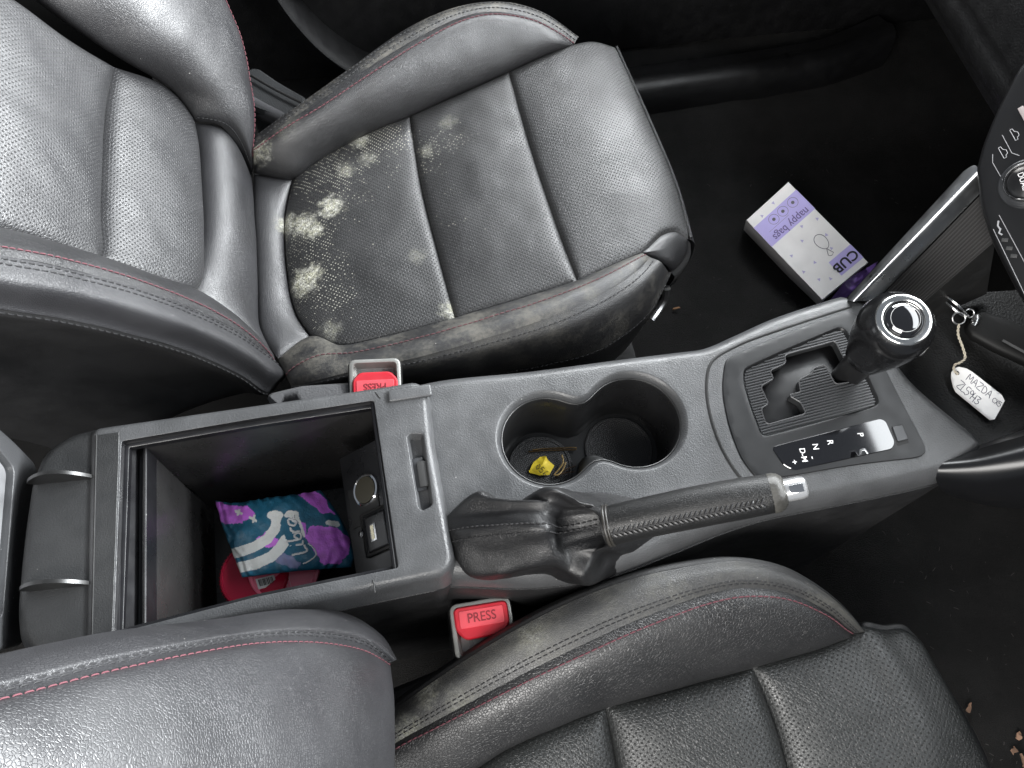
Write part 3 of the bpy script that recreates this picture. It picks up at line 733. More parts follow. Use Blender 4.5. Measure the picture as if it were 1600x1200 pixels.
for c_, r_ in ((cl, rl - .0145), (cr_, rr - .0145)):
    bm = BM(); lathe(bm, [(.0001, .0008), (r_ - .0035, .0008), (r_ - .003, .0016), (r_ - .0008, .0016), (r_, .0008), (r_, -.002)], (c_[0], c_[1], -.0690), (0, 0, 1), 56)
    build('cup_mat', bm, M_MAT, well)
# ramp between the wells on the near side
sd = (cl + cr_) / 2
bm = BM()
ax = cr_ - cl; ax /= np.linalg.norm(ax); nrm_ = np.array([-ax[1], ax[0]])
rows = []
for k, (o_, z_) in enumerate(((-.030, -.004), (-.022, -.010), (-.013, -.028), (-.006, -.05), (-.003, -.069))):
    wd = (.020, .014, .009, .006, .005)[k]
    rows.append([tuple(sd + nrm_*(o_ - .006*abs(t)**2) + ax*t*wd) + (z_ - .010*abs(t)**2,) for t in np.linspace(-1.6, 1.6, 15)])
loft('well_saddle', M_PLASTICD, well, [[np.array(p) for p in r] for r in rows], 24, 5, up=(0, 1, 1))

# ---- shifter surround
zg = lambda x, y: zdeck(x, y)
plate_out = [dk(*p) for p in ((1160, 576), (1235, 542), (1308, 511), (1318, 513), (1326, 523), (1372, 622), (1374, 632), (1366, 638), (1280, 662), (1197, 684), (1188, 681), (1172, 640), (1160, 600))]
plate_loop = [p[:2] for p in spline(rounded(plate_out, .005, 4), 110, closed=True)]
zoom = lambda l: [dk(1080 + x/3.077, 420 + y/3.077) for x, y in l]
slot = zoom([(452, 418), (462, 408), (688, 345), (700, 355), (735, 425), (785, 525), (780, 540), (705, 552), (690, 545), (650, 470), (640, 460), (592, 476), (585, 498), (525, 530), (520, 545), (530, 590), (478, 603), (480, 612), (528, 640), (552, 688), (545, 698), (375, 746), (358, 735), (338, 676), (345, 664), (368, 650), (370, 640), (338, 570), (345, 556), (392, 530), (395, 522), (382, 492), (390, 482), (450, 455), (456, 444)])
slot_loop = [p[:2] for p in rounded(slot, .0012, 3)]
bm = BM()
loops2 = sheet(bm, [p for p in gate_loop], [plate_loop], lambda x, y: zdeck(x, y) + .0012, .004)
sweep(bm, loops2[0], zdeck, [(0, .0012), (.0006, .0006), (.0007, -.004)], 1)
sweep(bm, loops2[1], zdeck, [(0, .0012), (.0008, .0008), (.0022, -.0015), (.0026, -.003)], -1)
surround = build('shifter_surround', bm, plain('surround_satin', (.009, .0093, .010), .42, var=.1, spec=.35), con, smooth=45, wn=True)
# ribbed gate plate: a flat plate with the slot cut through, and separate raised ribs clipped to it
pc = np.mean(plate_loop, axis=0)
dirr = dk(1366, 638)[:2] - dk(1190, 684)[:2]; dirr /= np.linalg.norm(dirr)
perp = np.array([-dirr[1], dirr[0]])
RP = .0024
inner_loop = np.array(ccw([np.array(p) for p in plate_loop])); tt = np.roll(inner_loop, -1, 0) - np.roll(inner_loop, 1, 0); tt /= np.linalg.norm(tt, axis=1, keepdims=True)
inner = inner_loop - np.stack([tt[:, 1], -tt[:, 0]], 1) * .0022
lp_s = resample_poly([p for p in slot_loop], .0015); lp_o = [p for p in inner]
bm = BM()
sheet(bm, lp_o, [lp_s], lambda x, y: zdeck(x, y) - .0018, .006)
sweep(bm, lp_s, zdeck, [(0, -.0018), (.0002, -.004), (.0003, -.008)], -1)
gp = build('gate_plate', bm, plain('gate_plate_grey', (.020, .021, .022), .4, var=.08), surround, smooth=30, wn=True)
bm = BM(); sin_ = [p for p in lp_s]
for a in np.arange(-40, 40) * RP:
    run = []
    def flush():
        if len(run) < 4: return
        c0, c1 = run[0], run[-1]
        G = []
        for q in (c0, c0 + (c1-c0)*.33, c0 + (c1-c0)*.67, c1):
            z = zdeck(q[0], q[1])
            G.append([tuple(q + perp*o) + (z + h,) for o, h in ((-.0008, -.002), (-.00065, -.0009), (-.0003, -.0006), (.0003, -.0006), (.00065, -.0009), (.0008, -.002))])
        V = grid_faces(bm, G)
        bm.faces.new(list(reversed(V[0]))) ; bm.faces.new(V[-1])
    for b in np.arange(-.08, .08, .0006):
        p = pc + perp*a + dirr*b
        if inside(p, lp_o) and not inside(p, sin_): run.append(p)
        else: flush(); run = []
    flush()
bmesh.ops.recalc_face_normals(bm, faces=bm.faces)
build('ribs', bm, plain('gate_rib_grey', (.035, .036, .038), .32), gp, smooth=40)
bm = BM(); sl_ = np.array(lp_s)
tube(bm, [np.array((p[0], p[1], zdeck(p[0], p[1]) - .0008)) for p in lp_s], .00055, seg=5, closed=True); build('slot_rim', bm, plain('slot_rim_grey', (.06, .06, .062), .35), gp)
# sliding cover under the gate
bm = BM(); q = dks((1150, 560), (1330, 500), (1390, 640), (1180, 700)); G = [[q[0], q[1]], [q[3], q[2]]]
Gs = []
for v in np.linspace(0, 1, 20):
    Gs.append([(1-v)*((1-u)*q[0] + u*q[1]) + v*((1-u)*q[3] + u*q[2]) + np.array((0, 0, -.016 + .008*math.sin(u*3.1)*math.sin(v*3.0))) for u in np.linspace(0, 1, 20)])
grid_faces(bm, Gs, flip=True); build('slide_cover', bm, plain('slide_cover_grey', (.0045, .0045, .005), .38, var=.25), surround)
# selector position window
win = [p[:2] for p in rounded(dks((1205, 700), (1290, 678), (1374, 656), (1382, 660), (1396, 692), (1392, 702), (1310, 720), (1240, 735), (1224, 728)), .004, 5)]
bm = BM(); plate(bm, win, zdeck, .0019, bev=.0005, step=.004, base=0); indp = build('position_window', bm, M_GLOSS, surround)
X_, Y_ = np.array((1., 0, 0)), np.array((0, 1., 0))
rt_ = dk(1256, 724) - dk(1250, 700); up_ = dk(1380, 657) - dk(1215, 699)
for s_, px, py, sz in (('P', 1344, 679, .0068), ('R', 1297, 691, .0068), ('N', 1274, 698, .0068), ('D-M', 1255, 711, .0064), ('-', 1270, 715, .007), ('+', 1241, 722, .007)):
    text_part('position_letter', s_, M_WHITE, indp, dk(px, py, .0022), rt_, up_, sz, bold=.00005, thick=.0001)
# shift-lock cover
bm = BM(); sq_ = [p[:2] for p in rounded(dks((1391, 668), (1407, 664), (1419, 692), (1401, 697)), .0008, 3)]
plate(bm, sq_, zdeck, .0014, bev=.0003, step=.003); build('lock_gap', bm, M_BLACKMAT, surround)
bm = BM(); sq_ = [p[:2] for p in rounded(dks((1393, 669), (1407, 666), (1416, 687), (1401, 691)), .0008, 3)]
plate(bm, sq_, zdeck, .0024, bev=.0004, step=.003); build('lock_cover', bm, M_SATIN, surround)

# ---- storage bin: raised block with an opening
ZB = .015
zb = lambda x, y: ZB
bout = [at(px, py, ZB) for px, py in ((150, 676), (400, 640), (600, 611), (648, 603), (658, 612), (664, 680), (698, 872), (690, 887), (585, 908), (380, 952), (143, 1008))]
bhole = [at(px, py, ZB) for px, py in ((188, 688), (400, 652), (585, 624), (624, 888), (400, 934), (176, 992))]
bl = [p[:2] for p in rounded(bout, [.002, .05, .02, .004, .006, .03, .012, .006, .02, .02, .002], 6)]
hl = [p[:2] for p in rounded(bhole, .003, 5)]
latch = [p[:2] for p in rounded([at(px, py, ZB) for px, py in ((634, 682), (640, 676), (662, 676), (678, 790), (660, 800), (652, 794))], .003, 4)]
bm = BM()
lo_ = sheet(bm, bl, [hl, latch], zb, .005)
sweep(bm, lo_[0], zb, [(0, 0), (.002, -.0006), (.0042, -.0026), (.0055, -.0065), (.006, -.012), (.0075, -.02), (.009, -.03)], 1)
sweep(bm, lo_[1], zb, [(0, 0), (.0006, -.0005)], -1)
sweep(bm, lo_[2], zb, [(0, 0), (.0008, -.0006), (.0018, -.004), (.003, -.0075)], -1, cap=True)
blk = build('bin_surround', bm, M_PLASTIC, con, smooth=50, wn=True)
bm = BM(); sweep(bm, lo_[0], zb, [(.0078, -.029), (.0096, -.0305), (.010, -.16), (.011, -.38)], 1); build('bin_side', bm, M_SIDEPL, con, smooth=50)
bm = BM(); plate(bm, [at(px, py, ZB)[:2] for px, py in ((153, 681), (186, 676), (186, 691), (175, 996), (144, 1003))], zb, .0008, bev=.0004, step=.006, base=-.001); build('rear_strip', bm, M_PLASTICD, con, smooth=40)
# latch catch
bm = BM(); box(bm, at(655, 742, ZB - .006), (.009, .026, .004), bev=.0006); build('latch_catch', bm, M_SATIN, blk)
bm = BM(); box(bm, at(661, 741, ZB - .0035), (.0070, .020, .0032), bev=.0003); build('latch_slot', bm, M_BLACKMAT, blk)
# corner ledge near the far front corner of the block
bm = BM(); box(bm, (at(610, 622, ZB) + at(660, 640, ZB))/2 + np.array((.004, .008, .0008)), (.034, .010, .004), bev=.0018, seg=3); build('corner_ledge', bm, M_PLASTIC, blk)
# seams in the block
for a, b in (((587, 613), (594, 622)), ((583, 906), (586, 926))):
    bm = BM(); tube(bm, [at(*a, ZB + .0002), at(*b, ZB + .0002)], .0004, seg=5); build('joint_line', bm, M_BLACKMAT, blk)
bm = BM(); sweep(bm, lo_[1], zb, [(.0006, -.0005), (.001, -.006), (.0035, -.0062), (.004, -.0066), (.0042, -.012)], -1); build('bin_inner_rim', bm, M_BLACKSAT, con, smooth=40)
# liner
M_LINER = plain('bin_liner_gloss', (.020, .0195, .0195), .28, var=.07, specks=.05)
la = np.array(ccw([np.array(p) for p in lo_[1]])); t_ = np.roll(la, -1, 0) - np.roll(la, 1, 0); t_ /= np.linalg.norm(t_, axis=1, keepdims=True)
lin = la - np.stack([t_[:, 1], -t_[:, 0]], 1) * .004
xl = at(232, 830, -.005)[0]
lin2 = [np.array((max(p[0], xl), p[1])) for p in lin]
l3 = [lin2[0]]
for p in lin2[1:]:
    if np.linalg.norm(p - l3[-1]) > .0015: l3.append(p)
bm = BM(); sweep(bm, l3, zero, [(0, .003), (.0005, -.004), (.003, -.08), (.006, -.135), (.010, -.14)], -1, cap=True); liner = build('bin_liner', bm, M_LINER, con, smooth=45)
# stepped ledge at the rear of the bin
yA, yB = at(210, 700, 0)[1] + .004, at(200, 985, 0)[1] - .004
x0 = at(190, 830, ZB)[0] - .004
prof = [(x0, .012), (x0 + .003, .006), (x0 + .009, -.004), (x0 + .016, -.007), (xl - .003, -.007), (xl - .002, .001), (xl - .0005, .0018), (xl + .0008, .001), (xl + .001, -.02)]
bm = BM(); grid_faces(bm, [[(x, y, z) for x, z in prof] for y in np.linspace(yB, yA, 3)]); build('bin_rear_ledge', bm, M_BLACKSAT, con, smooth=30)
# socket panel inside the bin, leaning back
e0, e1 = at(588, 690, .002), at(621, 888, .002); f0, f1 = at(531, 706, -.024), at(553, 903, -.024)
xa = e1 - e0; xa /= np.linalg.norm(xa); dn = (f0 + f1)/2 - (e0 + e1)/2; dn -= xa * (dn @ xa); H = np.linalg.norm(dn); dn /= H
pn = np.cross(xa, dn); pn = pn if pn @ np.array((-1, 0, 1)) > 0 else -pn
L_ = np.linalg.norm(e1 - e0)
o0 = (e0 + e1)/2 - xa * L_/2
def sp(a, b, h=0): return o0 + xa*a*L_ + dn*b*H + pn*h      # panel coordinates: a along, b down
bm = BM(); A3 = np.stack([xa, dn, pn], 1); box(bm, sp(.52, .5, -.012), (L_*1.08, H, .024), A3, bev=.0015); spn = build('socket_panel', bm, M_BLACKSAT, con)
bm = BM(); box(bm, sp(.43, .52, .0004), (L_*.31, H*.72, .0012), A3, bev=.0005); build('socket_plate', bm, M_BLACKMAT, spn)
sc_ = onp(574, 766, sp(.5, .5), pn); hw = .0125
bm = BM(); lathe(bm, [(hw - .0022, -.002), (hw - .0022, .0016), (hw - .001, .0024), (hw, .0016), (hw, -.001)], sc_ + pn*.001, pn, 40); sock = build('power_socket', bm, M_CHROME, spn)
bm = BM(); lathe(bm, [(hw - .0022, .0018), (hw - .0028, .0009), (hw - .003, .0008), (.003, .0008), (.0028, .0014), (.0001, .0016)], sc_ + pn*.0012, pn, 40); build('socket_core', bm, plain('socket_core_brown', (.035, .03, .018), .3, metal=.4), sock)
us = onp(586, 832, sp(.5, .5), pn)
bm = BM(); box(bm, us - dn*.003 + pn*.0006, (.034, .028, .0016), A3, bev=.0025, seg=3); jack = build('usb_plate', bm, M_BLACKMAT, spn)
bm = BM(); box(bm, us - dn*.003 + pn*.0014, (.028, .022, .0012), A3, bev=.002, seg=3); build('usb_bezel', bm, M_BLACKSAT, jack)
bm = BM(); box(bm, us + dn*-.0002 + pn*.0021, (.0135, .0062, .001), A3, bev=.0004); build('usb_shell', bm, M_STEEL, jack)
bm = BM(); box(bm, us + pn*.0027, (.0105, .0026, .0008), A3); build('usb_tongue', bm, plain('usb_cream', (.62, .58, .42), .5), jack)
ax_ = onp(568, 835, sp(.5, .5), pn)
bm = BM(); lathe(bm, [(.0026, 0), (.0026, .0012), (.0018, .0014), (.0016, .0006), (.0001, .0004)], ax_ + pn*.0018, pn, 24); build('audio_jack', bm, M_GLOSS, jack)
# rubber seal strips at the front edge of the bin
for px0, px1 in (((583, 630), (618, 890)), ((589, 629), (624, 889))):
    bm = BM(); tube(bm, [at(*px0, ZB - .004), at(*px1, ZB - .004)], .0022, seg=8); build('seal_strip', bm, M_BLACKSAT, blk)
# tail behind the bin
tout = [at(px, py, .012) for px, py in ((148, 682), (108, 692), (80, 712), (64, 750), (50, 850), (42, 950), (46, 990), (62, 1008), (140, 1010))]
tl_ = [p[:2] for p in rounded(tout, [.001, .01, .012, .01, .02, .01, .008, .008, .001], 5)]
bm = BM(); l_ = sheet(bm, tl_, [], lambda x, y: .0125, .006)
sweep(bm, l_[0], lambda x, y: .0125, [(0, 0), (.003, -.0008), (.007, -.004), (.010, -.010), (.012, -.03), (.014, -.36)], 1)
build('console_tail', bm, M_PLASTICD, con, smooth=50, wn=True)
bm = BM(); tube(bm, [at(151, 680, ZB + .0003), at(144, 1006, ZB + .0003)], .0008, seg=6); build('joint_line', bm, M_BLACKMAT, con)
# lower side panels (near side), below the seam, plus lip lines
lowp = pts((560, 960, -.035), (640, 948, -.035), (700, 946, -.032), (760, 935, -.03), (900, 905, -.03))
M_TRAY = plain('tray_rubber_black', (.006, .006, .006), .6, bump=(500, .0004), var=.2)
# tray in front of the shifter
tq = dks((1352, 490), (1408, 585), (1526, 692))
bm = BM()
sheet(bm, [p[:2] for p in (dk(1350, 478), dk(1408, 585), dk(1526, 692), at(1620, 660, -.03), at(1800, 690, -.03), at(1800, 440, -.03), at(1452, 462, -.03))], [], lambda x, y: -.03, .02); build('tray_floor', bm, M_TRAY, con)
bm = BM(); box(bm, (.60, -.02, .04), (.03, .30, .30)); build('tray_back', bm, M_BLACKMAT, con)
# silver strut with ribbed cheek, far side of the tray
sa, sb = dk(1338, 472, .004), at(1532, 262, .12)
d3 = sb - sa; d3 /= np.linalg.norm(d3)
edge0 = [dk(1326, 470, .002), at(1522, 258, .122)]; edge1 = [dk(1334, 471, .006), at(1530, 266, .124)]; edge2 = [dk(1347, 470, .004), at(1538, 276, .120)]; edge3 = [dk(1366, 472, .000), at(1541, 292, .112)]
o_, S_, n_ = loft('silver_strut', M_SILVER, con, [np.array(e) for e in ([np.array(edge0[0]) + (0, .004, -.012), np.array(edge0[1]) + (0, .004, -.012)], edge0, edge1, edge2, edge3)], 30, 4)
strut = o_
c0a, c0b = edge3; c1a, c1b = dk(1438, 474, -.004), at(1556, 372, .075)
bm = BM(); NR = 13
G = []
for j in range(NR*6 + 1):
    t = j / (NR*6); ph = (t*NR) % 1
    h = .0026 * max(0, min(1, (abs(ph - .5)*2 - .25)/.3))
    G.append([(1-t)*(c0a + (c0b-c0a)*u) + t*(c1a + (c1b-c1a)*u) + np.array((-.3, -.8, .5)) * h for u in np.linspace(0, 1, 12)])
grid_faces(bm, G); bmesh.ops.recalc_face_normals(bm, faces=bm.faces); build('ribbed_cheek', bm, plain('ribbed_grey', (.045, .044, .044), .38), strut, smooth=30)
bm = BM(); grid_faces(bm, [[c1a, c1b], [c1a + (.02, .0, -.05), c1b + (.06, .0, -.1)]]); build('cheek_foot', bm, M_BLACKMAT, strut)
bm = BM(); grid_faces(bm, [[np.array(edge0[0]) + (0, .004, -.01), np.array(edge0[1]) + (0, .004, -.01)], [np.array(edge0[0]) + (.0, .004, -.35), np.array(edge0[1]) + (.1, .004, -.45)]]); build('strut_outer_side', bm, M_BLACKMAT, strut)
# near-side strut, dark gloss
rows = []
for (px0, py0, z0), (px1, py1, z1), (px2, py2, z2) in (((1492, 714, .010), (1540, 698, .025), (1660, 664, .06)), ((1474, 722, .014), (1530, 720, .030), (1660, 690, .066)), ((1463, 738, .010), (1530, 745, .024), (1660, 725, .06)), ((1464, 754, .0), (1530, 764, .01), (1660, 750, .04)), ((1474, 768, -.014), (1540, 780, -.008), (1660, 780, .015)), ((1488, 776, -.03), (1545, 790, -.03), (1660, 800, -.02))):
    rows.append(pts((px0, py0, z0), (px1, py1, z1), (px2, py2, z2)))
loft('near_strut', plain('near_strut_dark', (.006, .0062, .007), .3, spec=.4), con, rows, 40, 6)
bm = BM(); grid_faces(bm, [[at(1482, 722, .008), at(1540, 698, .022), at(1660, 664, .057)], [at(1490, 712, -.02), at(1545, 690, -.02), at(1660, 650, -.02)]]); build('strut_inner_side', bm, M_BLACKSAT, con)

# ------------------------------------------------------------------ armrest lid (open) and its hinge arms
lid = thing('armrest_lid', 'open dark grey console lid standing upright at the left edge', 'lid', (-.46, -.02, 0))
LN = np.array((.985, 0, .17)); LN /= np.linalg.norm(LN); LU = np.array((-LN[2], 0, LN[0])); LP = np.array((-.437, 0, 0))
def ll(px, py, off=0): return onp(px, py, LP, LN, off)
lo3 = [ll(57, 722), ll(54, 790), ll(30, 962), ll(36, 1012)]
yT, yBt = ll(57, 722)[1], ll(32, 1000)[1]; zb0 = ll(57, 722)
def lp(y, s, off=0): return LP + LU*s + LN*off + np.array((0, y, 0))
s0 = (zb0 - LP) @ LU
A4 = np.stack([np.array((0, 1., 0)), LU, LN], 1)
loop2 = rounded([(yT - .004, s0), (yT + .010, s0 + .035), (yT + .022, s0 + .10), (yT + .022, s0 + .22), (yBt - .02, s0 + .22), (yBt - .02, s0 + .08), (yBt, s0)], [.006, .02, .02, .03, .03, .02, .006], 6)
hole2 = rounded([(yT - .012, s0 + .022), (yT + .004, s0 + .05), (yT + .006, s0 + .2), (yBt, s0 + .2), (yBt + .012, s0 + .022)], [.006, .01, .02, .02, .006], 6)
bm = BM(); lz = sheet(bm, loop2, [hole2], zero, .006)
sweep(bm, lz[0], zero, [(0, 0), (.002, -.0008), (.003, -.003), (.004, -.03), (0, -.04)], 1)
sweep(bm, lz[1], zero, [(0, 0), (.001, -.0008), (.003, -.006)], -1, cap=True)
for v in bm.verts: v.co = Vector(lp(v.co.x, v.co.y, v.co.z))
build('lid_frame', bm, plain('lid_grey', (.042, .043, .045), .42, bump=(800, .0001), specks=.12), lid, smooth=45, wn=True)
bm = BM(); ins_ = [p for p in hole2]; lz = sheet(bm, ins_, [], lambda x, y: -.003, .01)
cen = np.mean([p for p in hole2], axis=0)
for v in bm.verts:
    q = np.array((v.co.x, v.co.y)); q = cen + (q - cen)*.93
    v.co = Vector(lp(q[0], q[1], -.003))
build('lid_liner', bm, plain('lid_liner_grey', (.16, .16, .165), .4), lid)
for (px0, py0), (px1, py1) in (((42, 751), (154, 744)), ((30, 918), (150, 909))):
    a = at(px0, py0, .016); b = at(px1, py1, .010); d = b - a; W = np.array((0, -1., 0))
    top_ = []; bot_ = []
    for t in np.linspace(0, 1, 24):
        c = a + d*t + np.array((0, 0, .018*math.sin(math.pi*t)**.8))
        top_.append(c); bot_.append(a + d*t + np.array((0, 0, -.006*math.sin(math.pi*min(1, t*1.6)) if t < .6 else -.002)))
    bm = BM()
    G = [[p for p in top_], [p for p in bot_], [p + W*.0026 for p in bot_], [p + W*.0026 for p in top_]]
    grid_faces(bm, G, closed_v=True); bmesh.ops.recalc_face_normals(bm, faces=bm.faces)
    build('hinge_arm', bm, plain('hinge_black', (.010, .010, .010), .3), lid, smooth=40)

# ------------------------------------------------------------------ gear lever
lev = thing('gear_lever', 'black automatic gear lever with chrome-ringed round knob', 'gear lever', dk(1322, 590, -.01))
kb = dk(1322, 588, -.008); kt = at(1412, 500, .105)
kax = kt - kb; KL = np.linalg.norm(kax); kax /= KL
tc = (CP - kt); tc /= np.linalg.norm(tc); face = tc*.55 + np.array((.0, -.05, .75)); face /= np.linalg.norm(face)
M_KNOB = plain('knob_black', (.006, .006, .0065), .22, coat=.3, var=.2)
# neck: flattened shaft
side = np.cross(kax, face); side /= np.linalg.norm(side); fr_ = np.cross(side, kax)
def ring_at(c, ax1, ax2, r1, r2, n=36, p=2.4):
    out = []
    for a in np.linspace(0, 2*math.pi, n, endpoint=False):
        ca, sa_ = math.cos(a), math.sin(a)
        out.append(c + ax1*r1*math.copysign(abs(ca)**(2/p), ca) + ax2*r2*math.copysign(abs(sa_)**(2/p), sa_))
    return out
G = [ring_at(kb + kax*KL*t, side, fr_, a, b) for t, a, b in ((-.05, .011, .008), (.12, .0115, .0085), (.28, .0125, .010), (.42, .014, .012), (.47, .0145, .0125))]
bm = BM(); V = grid_faces(bm, G, closed_u=True); build('shaft', bm, plain('shaft_black', (.010, .010, .0105), .38), lev, smooth=60)
# body from the neck swelling to the round head
f1 = face; s1_ = np.cross(f1, np.array((1., 0, 0))); s1_ /= np.linalg.norm(s1_); g1_ = np.cross(s1_, f1)
def lerp(a, b, t): return a*(1-t) + b*t
G = []
# orient: start perpendicular to kax, end perpendicular to face
a0, b0 = side, fr_
a1 = side - f1*(side @ f1); a1 /= np.linalg.norm(a1); b1 = np.cross(f1, a1)
if b1 @ b0 < 0: b1 = -b1
back = b0
for t, ra, rb, q, sh in ((.34, .0135, .0115, 0, 0), (.36, .0155, .0135, 0, 0), (.46, .0185, .0165, .1, .001), (.58, .0225, .0210, .3, .003), (.70, .0258, .0245, .55, .0045), (.82, .0272, .0258, .8, .0035), (.91, .0256, .0246, 1, .0015), (.97, .0218, .0212, 1, 0)):
    u1 = lerp(a0, a1, q); u1 /= np.linalg.norm(u1); u2 = lerp(b0, b1, q); u2 /= np.linalg.norm(u2)
    G.append(ring_at(kb + kax*KL*t - back*sh, u1, u2, ra, rb, 44, 2.1))
G.append(ring_at(kt, a1, b1, .0198, .0193, 44, 2.0)); G.append(ring_at(kt + f1*.0008, a1, b1, .0185, .018, 44, 2.0))
# slide the last rings so the head is centred under the disc
bm = BM(); V = grid_faces(bm, G, closed_u=True); bm.faces.new(V[-1]); bm.faces.new(list(reversed(V[0]))); bmesh.ops.recalc_face_normals(bm, faces=bm.faces); build('knob', bm, M_KNOB, lev, smooth=70)
def lathe2(bm, prof, o, ax, u, v, seg=48):
    G = [[o + ax*h + r*(math.cos(a)*u + math.sin(a)*v*.97) for a in np.linspace(0, 2*math.pi, seg, endpoint=False)] for r, h in prof]
    V = grid_faces(bm, G, closed_u=True)
    try: bm.faces.new(V[-1])
    except ValueError: pass
    bmesh.ops.recalc_face_normals(bm, faces=bm.faces)
M_KCHROME = plain('knob_chrome_worn', (.72, .72, .70), .16, metal=1, var=.12)
bm = BM(); lathe2(bm, [(.0194, -.002), (.0198, .0004), (.0193, .0016), (.0182, .0022), (.0160, .0026), (.0146, .0022), (.0137, .0012), (.0132, .0)], kt, f1, a1, b1); build('chrome_ring', bm, M_KCHROME, lev, smooth=60)
bm = BM(); lathe2(bm, [(.0136, .0006), (.0132, .0016), (.0115, .0031), (.009, .0044), (.006, .0054), (.003, .0060), (.0004, .0061)], kt, f1, a1, b1); cap_ = build('knob_cap', bm, M_GLOSS, lev, smooth=70)
bm = BM(); tube(bm, [kt + f1*.0041 + .0100*(math.cos(a)*a1 + math.sin(a)*b1*.97) for a in np.linspace(0, 2*math.pi, 50, endpoint=False)], .00022, seg=5, closed=True); build('engraved_ring', bm, plain('engraved_grey', (.4, .4, .4), .3), cap_)

# ------------------------------------------------------------------ handbrake
hb = thing('handbrake', 'black leather handbrake lever with gathered boot and chrome button', 'handbrake', at(850, 840, -.01))
g0 = at(948, 822, .046); g1 = at(1216, 769, .088); gx = g1 - g0; GL = np.linalg.norm(gx); gx /= GL
tcv = CP - (g0 + g1)/2; tcv -= gx*(tcv @ gx); tcv /= np.linalg.norm(tcv); gy = np.cross(gx, tcv)     # gy: sideways
if gy[1] > 0: gy = -gy                                                                                  # towards the driver
def gp_(t, ang, r): return g0 + gx*GL*t + r*(math.cos(ang)*tcv + math.sin(ang)*gy)
prof = [(-.02, .0126), (0, .0134), (.03, .0137), (.2, .0137), (.5, .0140), (.8, .0137), (.93, .0131), (.965, .0128)]
bm = BM(); G = [[gp_(t, a, r) + np.array((0, 0, .004*math.sin(math.pi*max(0, t)))) for a in np.linspace(0, 2*math.pi, 40, endpoint=False)] for t, r in [(np.interp(i, range(len(prof)), [p[0] for p in prof]), np.interp(i, range(len(prof)), [p[1] for p in prof])) for i in np.linspace(0, len(prof)-1, 40)]]
V = grid_faces(bm, G, closed_u=True); bm.faces.new(V[-1]); bmesh.ops.recalc_face_normals(bm, faces=bm.faces)
grip = build('grip', bm, leather('leather_grip', col=(.0055, .0055, .0055), rough=.40, grain=700, gdist=.00018, spec=.4), hb, smooth=70)
def gs(t, ang, h=0):
    r = np.interp(t, [p[0] for p in prof], [p[1] for p in prof]); return gp_(t, ang, r + h) + np.array((0, 0, .004*math.sin(math.pi*max(0, t))))
bm = BM(); A0 = .42
for i in range(30):
    t = .04 + i*.029
    for sgn in (-1, 1):
        tube(bm, [gs(t + .001, A0 + sgn*.03, .0002), gs(t + .010, A0 + sgn*.10, .0010), gs(t + .020, A0 + sgn*.19, .0009), gs(t + .024, A0 + sgn*.22, -.0004)], [.0005, .0008, .0007, .0004], seg=5)
build('cross_stitching', bm, plain('thread_grip', (.020, .020, .021), .45), grip, smooth=60)
bm = BM(); tube(bm, [gs(t, A0, -.0002) for t in np.linspace(.02, .92, 30)], .0006, seg=5); build('seam', bm, M_BLACKTHREAD, grip)
bm = BM(); lathe(bm, [(.0128, .001), (.0134, .0016), (.0132, .005), (.0120, .0080), (.0098, .0105), (.0080, .0110), (.0078, .009)], gp_(.945, 0, 0), gx, 40); build('end_cap', bm, plain('end_cap_worn', (.045, .043, .038), .42, var=.6, bump=(300, .0003)), hb, smooth=40)
bm = BM(); lathe(bm, [(.0076, 0), (.0076, .012), (.0068, .0150), (.0050, .0162), (.0001, .0165)], gp_(.945, 0, 0) + gx*.0085, gx, 32); build('release_button', bm, plain('button_chrome', (.85, .85, .85), .22, metal=.85), hb, smooth=40)
bm = BM(); bx_ = gp_(.945, 0, 0) + gx*.0175; A6 = np.stack([gx, gy, tcv], 1); box(bm, bx_ + tcv*.0072, (.009, .0055, .0014), A6, bev=.0004); build('button_flat', bm, M_CHROME, hb)
# collar
bm = BM()
for t_c, r_c, rt_c in ((.004, .0136, .0013), (.022, .0138, .0010)):
    tube(bm, [gp_(t_c, a, r_c) for a in np.linspace(0, 2*math.pi, 40, endpoint=False)], rt_c, seg=8, closed=True)
build('collar', bm, plain('collar_worn', (.022, .020, .017), .45, var=.4), hb, smooth=60)
# boot
def loop_idx(P, per=7):
    P = [np.array(p) for p in P]; k = len(P); out = []
    for i in range(k):
        p0, p1, p2, p3 = P[i-1], P[i], P[(i+1) % k], P[(i+2) % k]
        for t in np.linspace(0, 1, per, endpoint=False):
            out.append(.5*((2*p1) + (p2-p0)*t*.9 + (2*p0 - 5*p1 + 4*p2 - p3)*t*t + (-p0 + 3*p1 - 3*p2 + p3)*t**3 + (p2-p0)*.1*t))
    return np.array(out)
K = 98
r0 = loop_idx(pts((689, 842, -.004), (691, 812, -.003), (745, 788, -.002), (800, 790, -.002), (850, 775, -.002), (950, 770, -.003), (1040, 792, -.006), (1088, 826, -.010), (1045, 860, -.016), (985, 888, -.02), (925, 910, -.028), (840, 912, -.026), (745, 905, -.02), (702, 872, -.010)))
r1 = loop_idx(pts((704, 838, .008), (706, 806, .010), (748, 767, .024), (800, 789, .012), (850, 763, .038), (935, 776, .024), (1000, 797, .010), (1035, 828, .0), (1005, 860, -.006), (965, 878, -.004), (922, 916, -.006), (850, 898, -.004), (748, 903, .0), (716, 868, .004)))
r2 = loop_idx(pts((756, 830, .028), (758, 802, .026), (770, 778, .032), (812, 788, .024), (856, 764, .056), (912, 781, .044), (955, 797, .034), (985, 826, .022), (972, 858, .012), (945, 868, .008), (918, 913, .010), (868, 888, .014), (800, 890, .018), (768, 860, .020)))
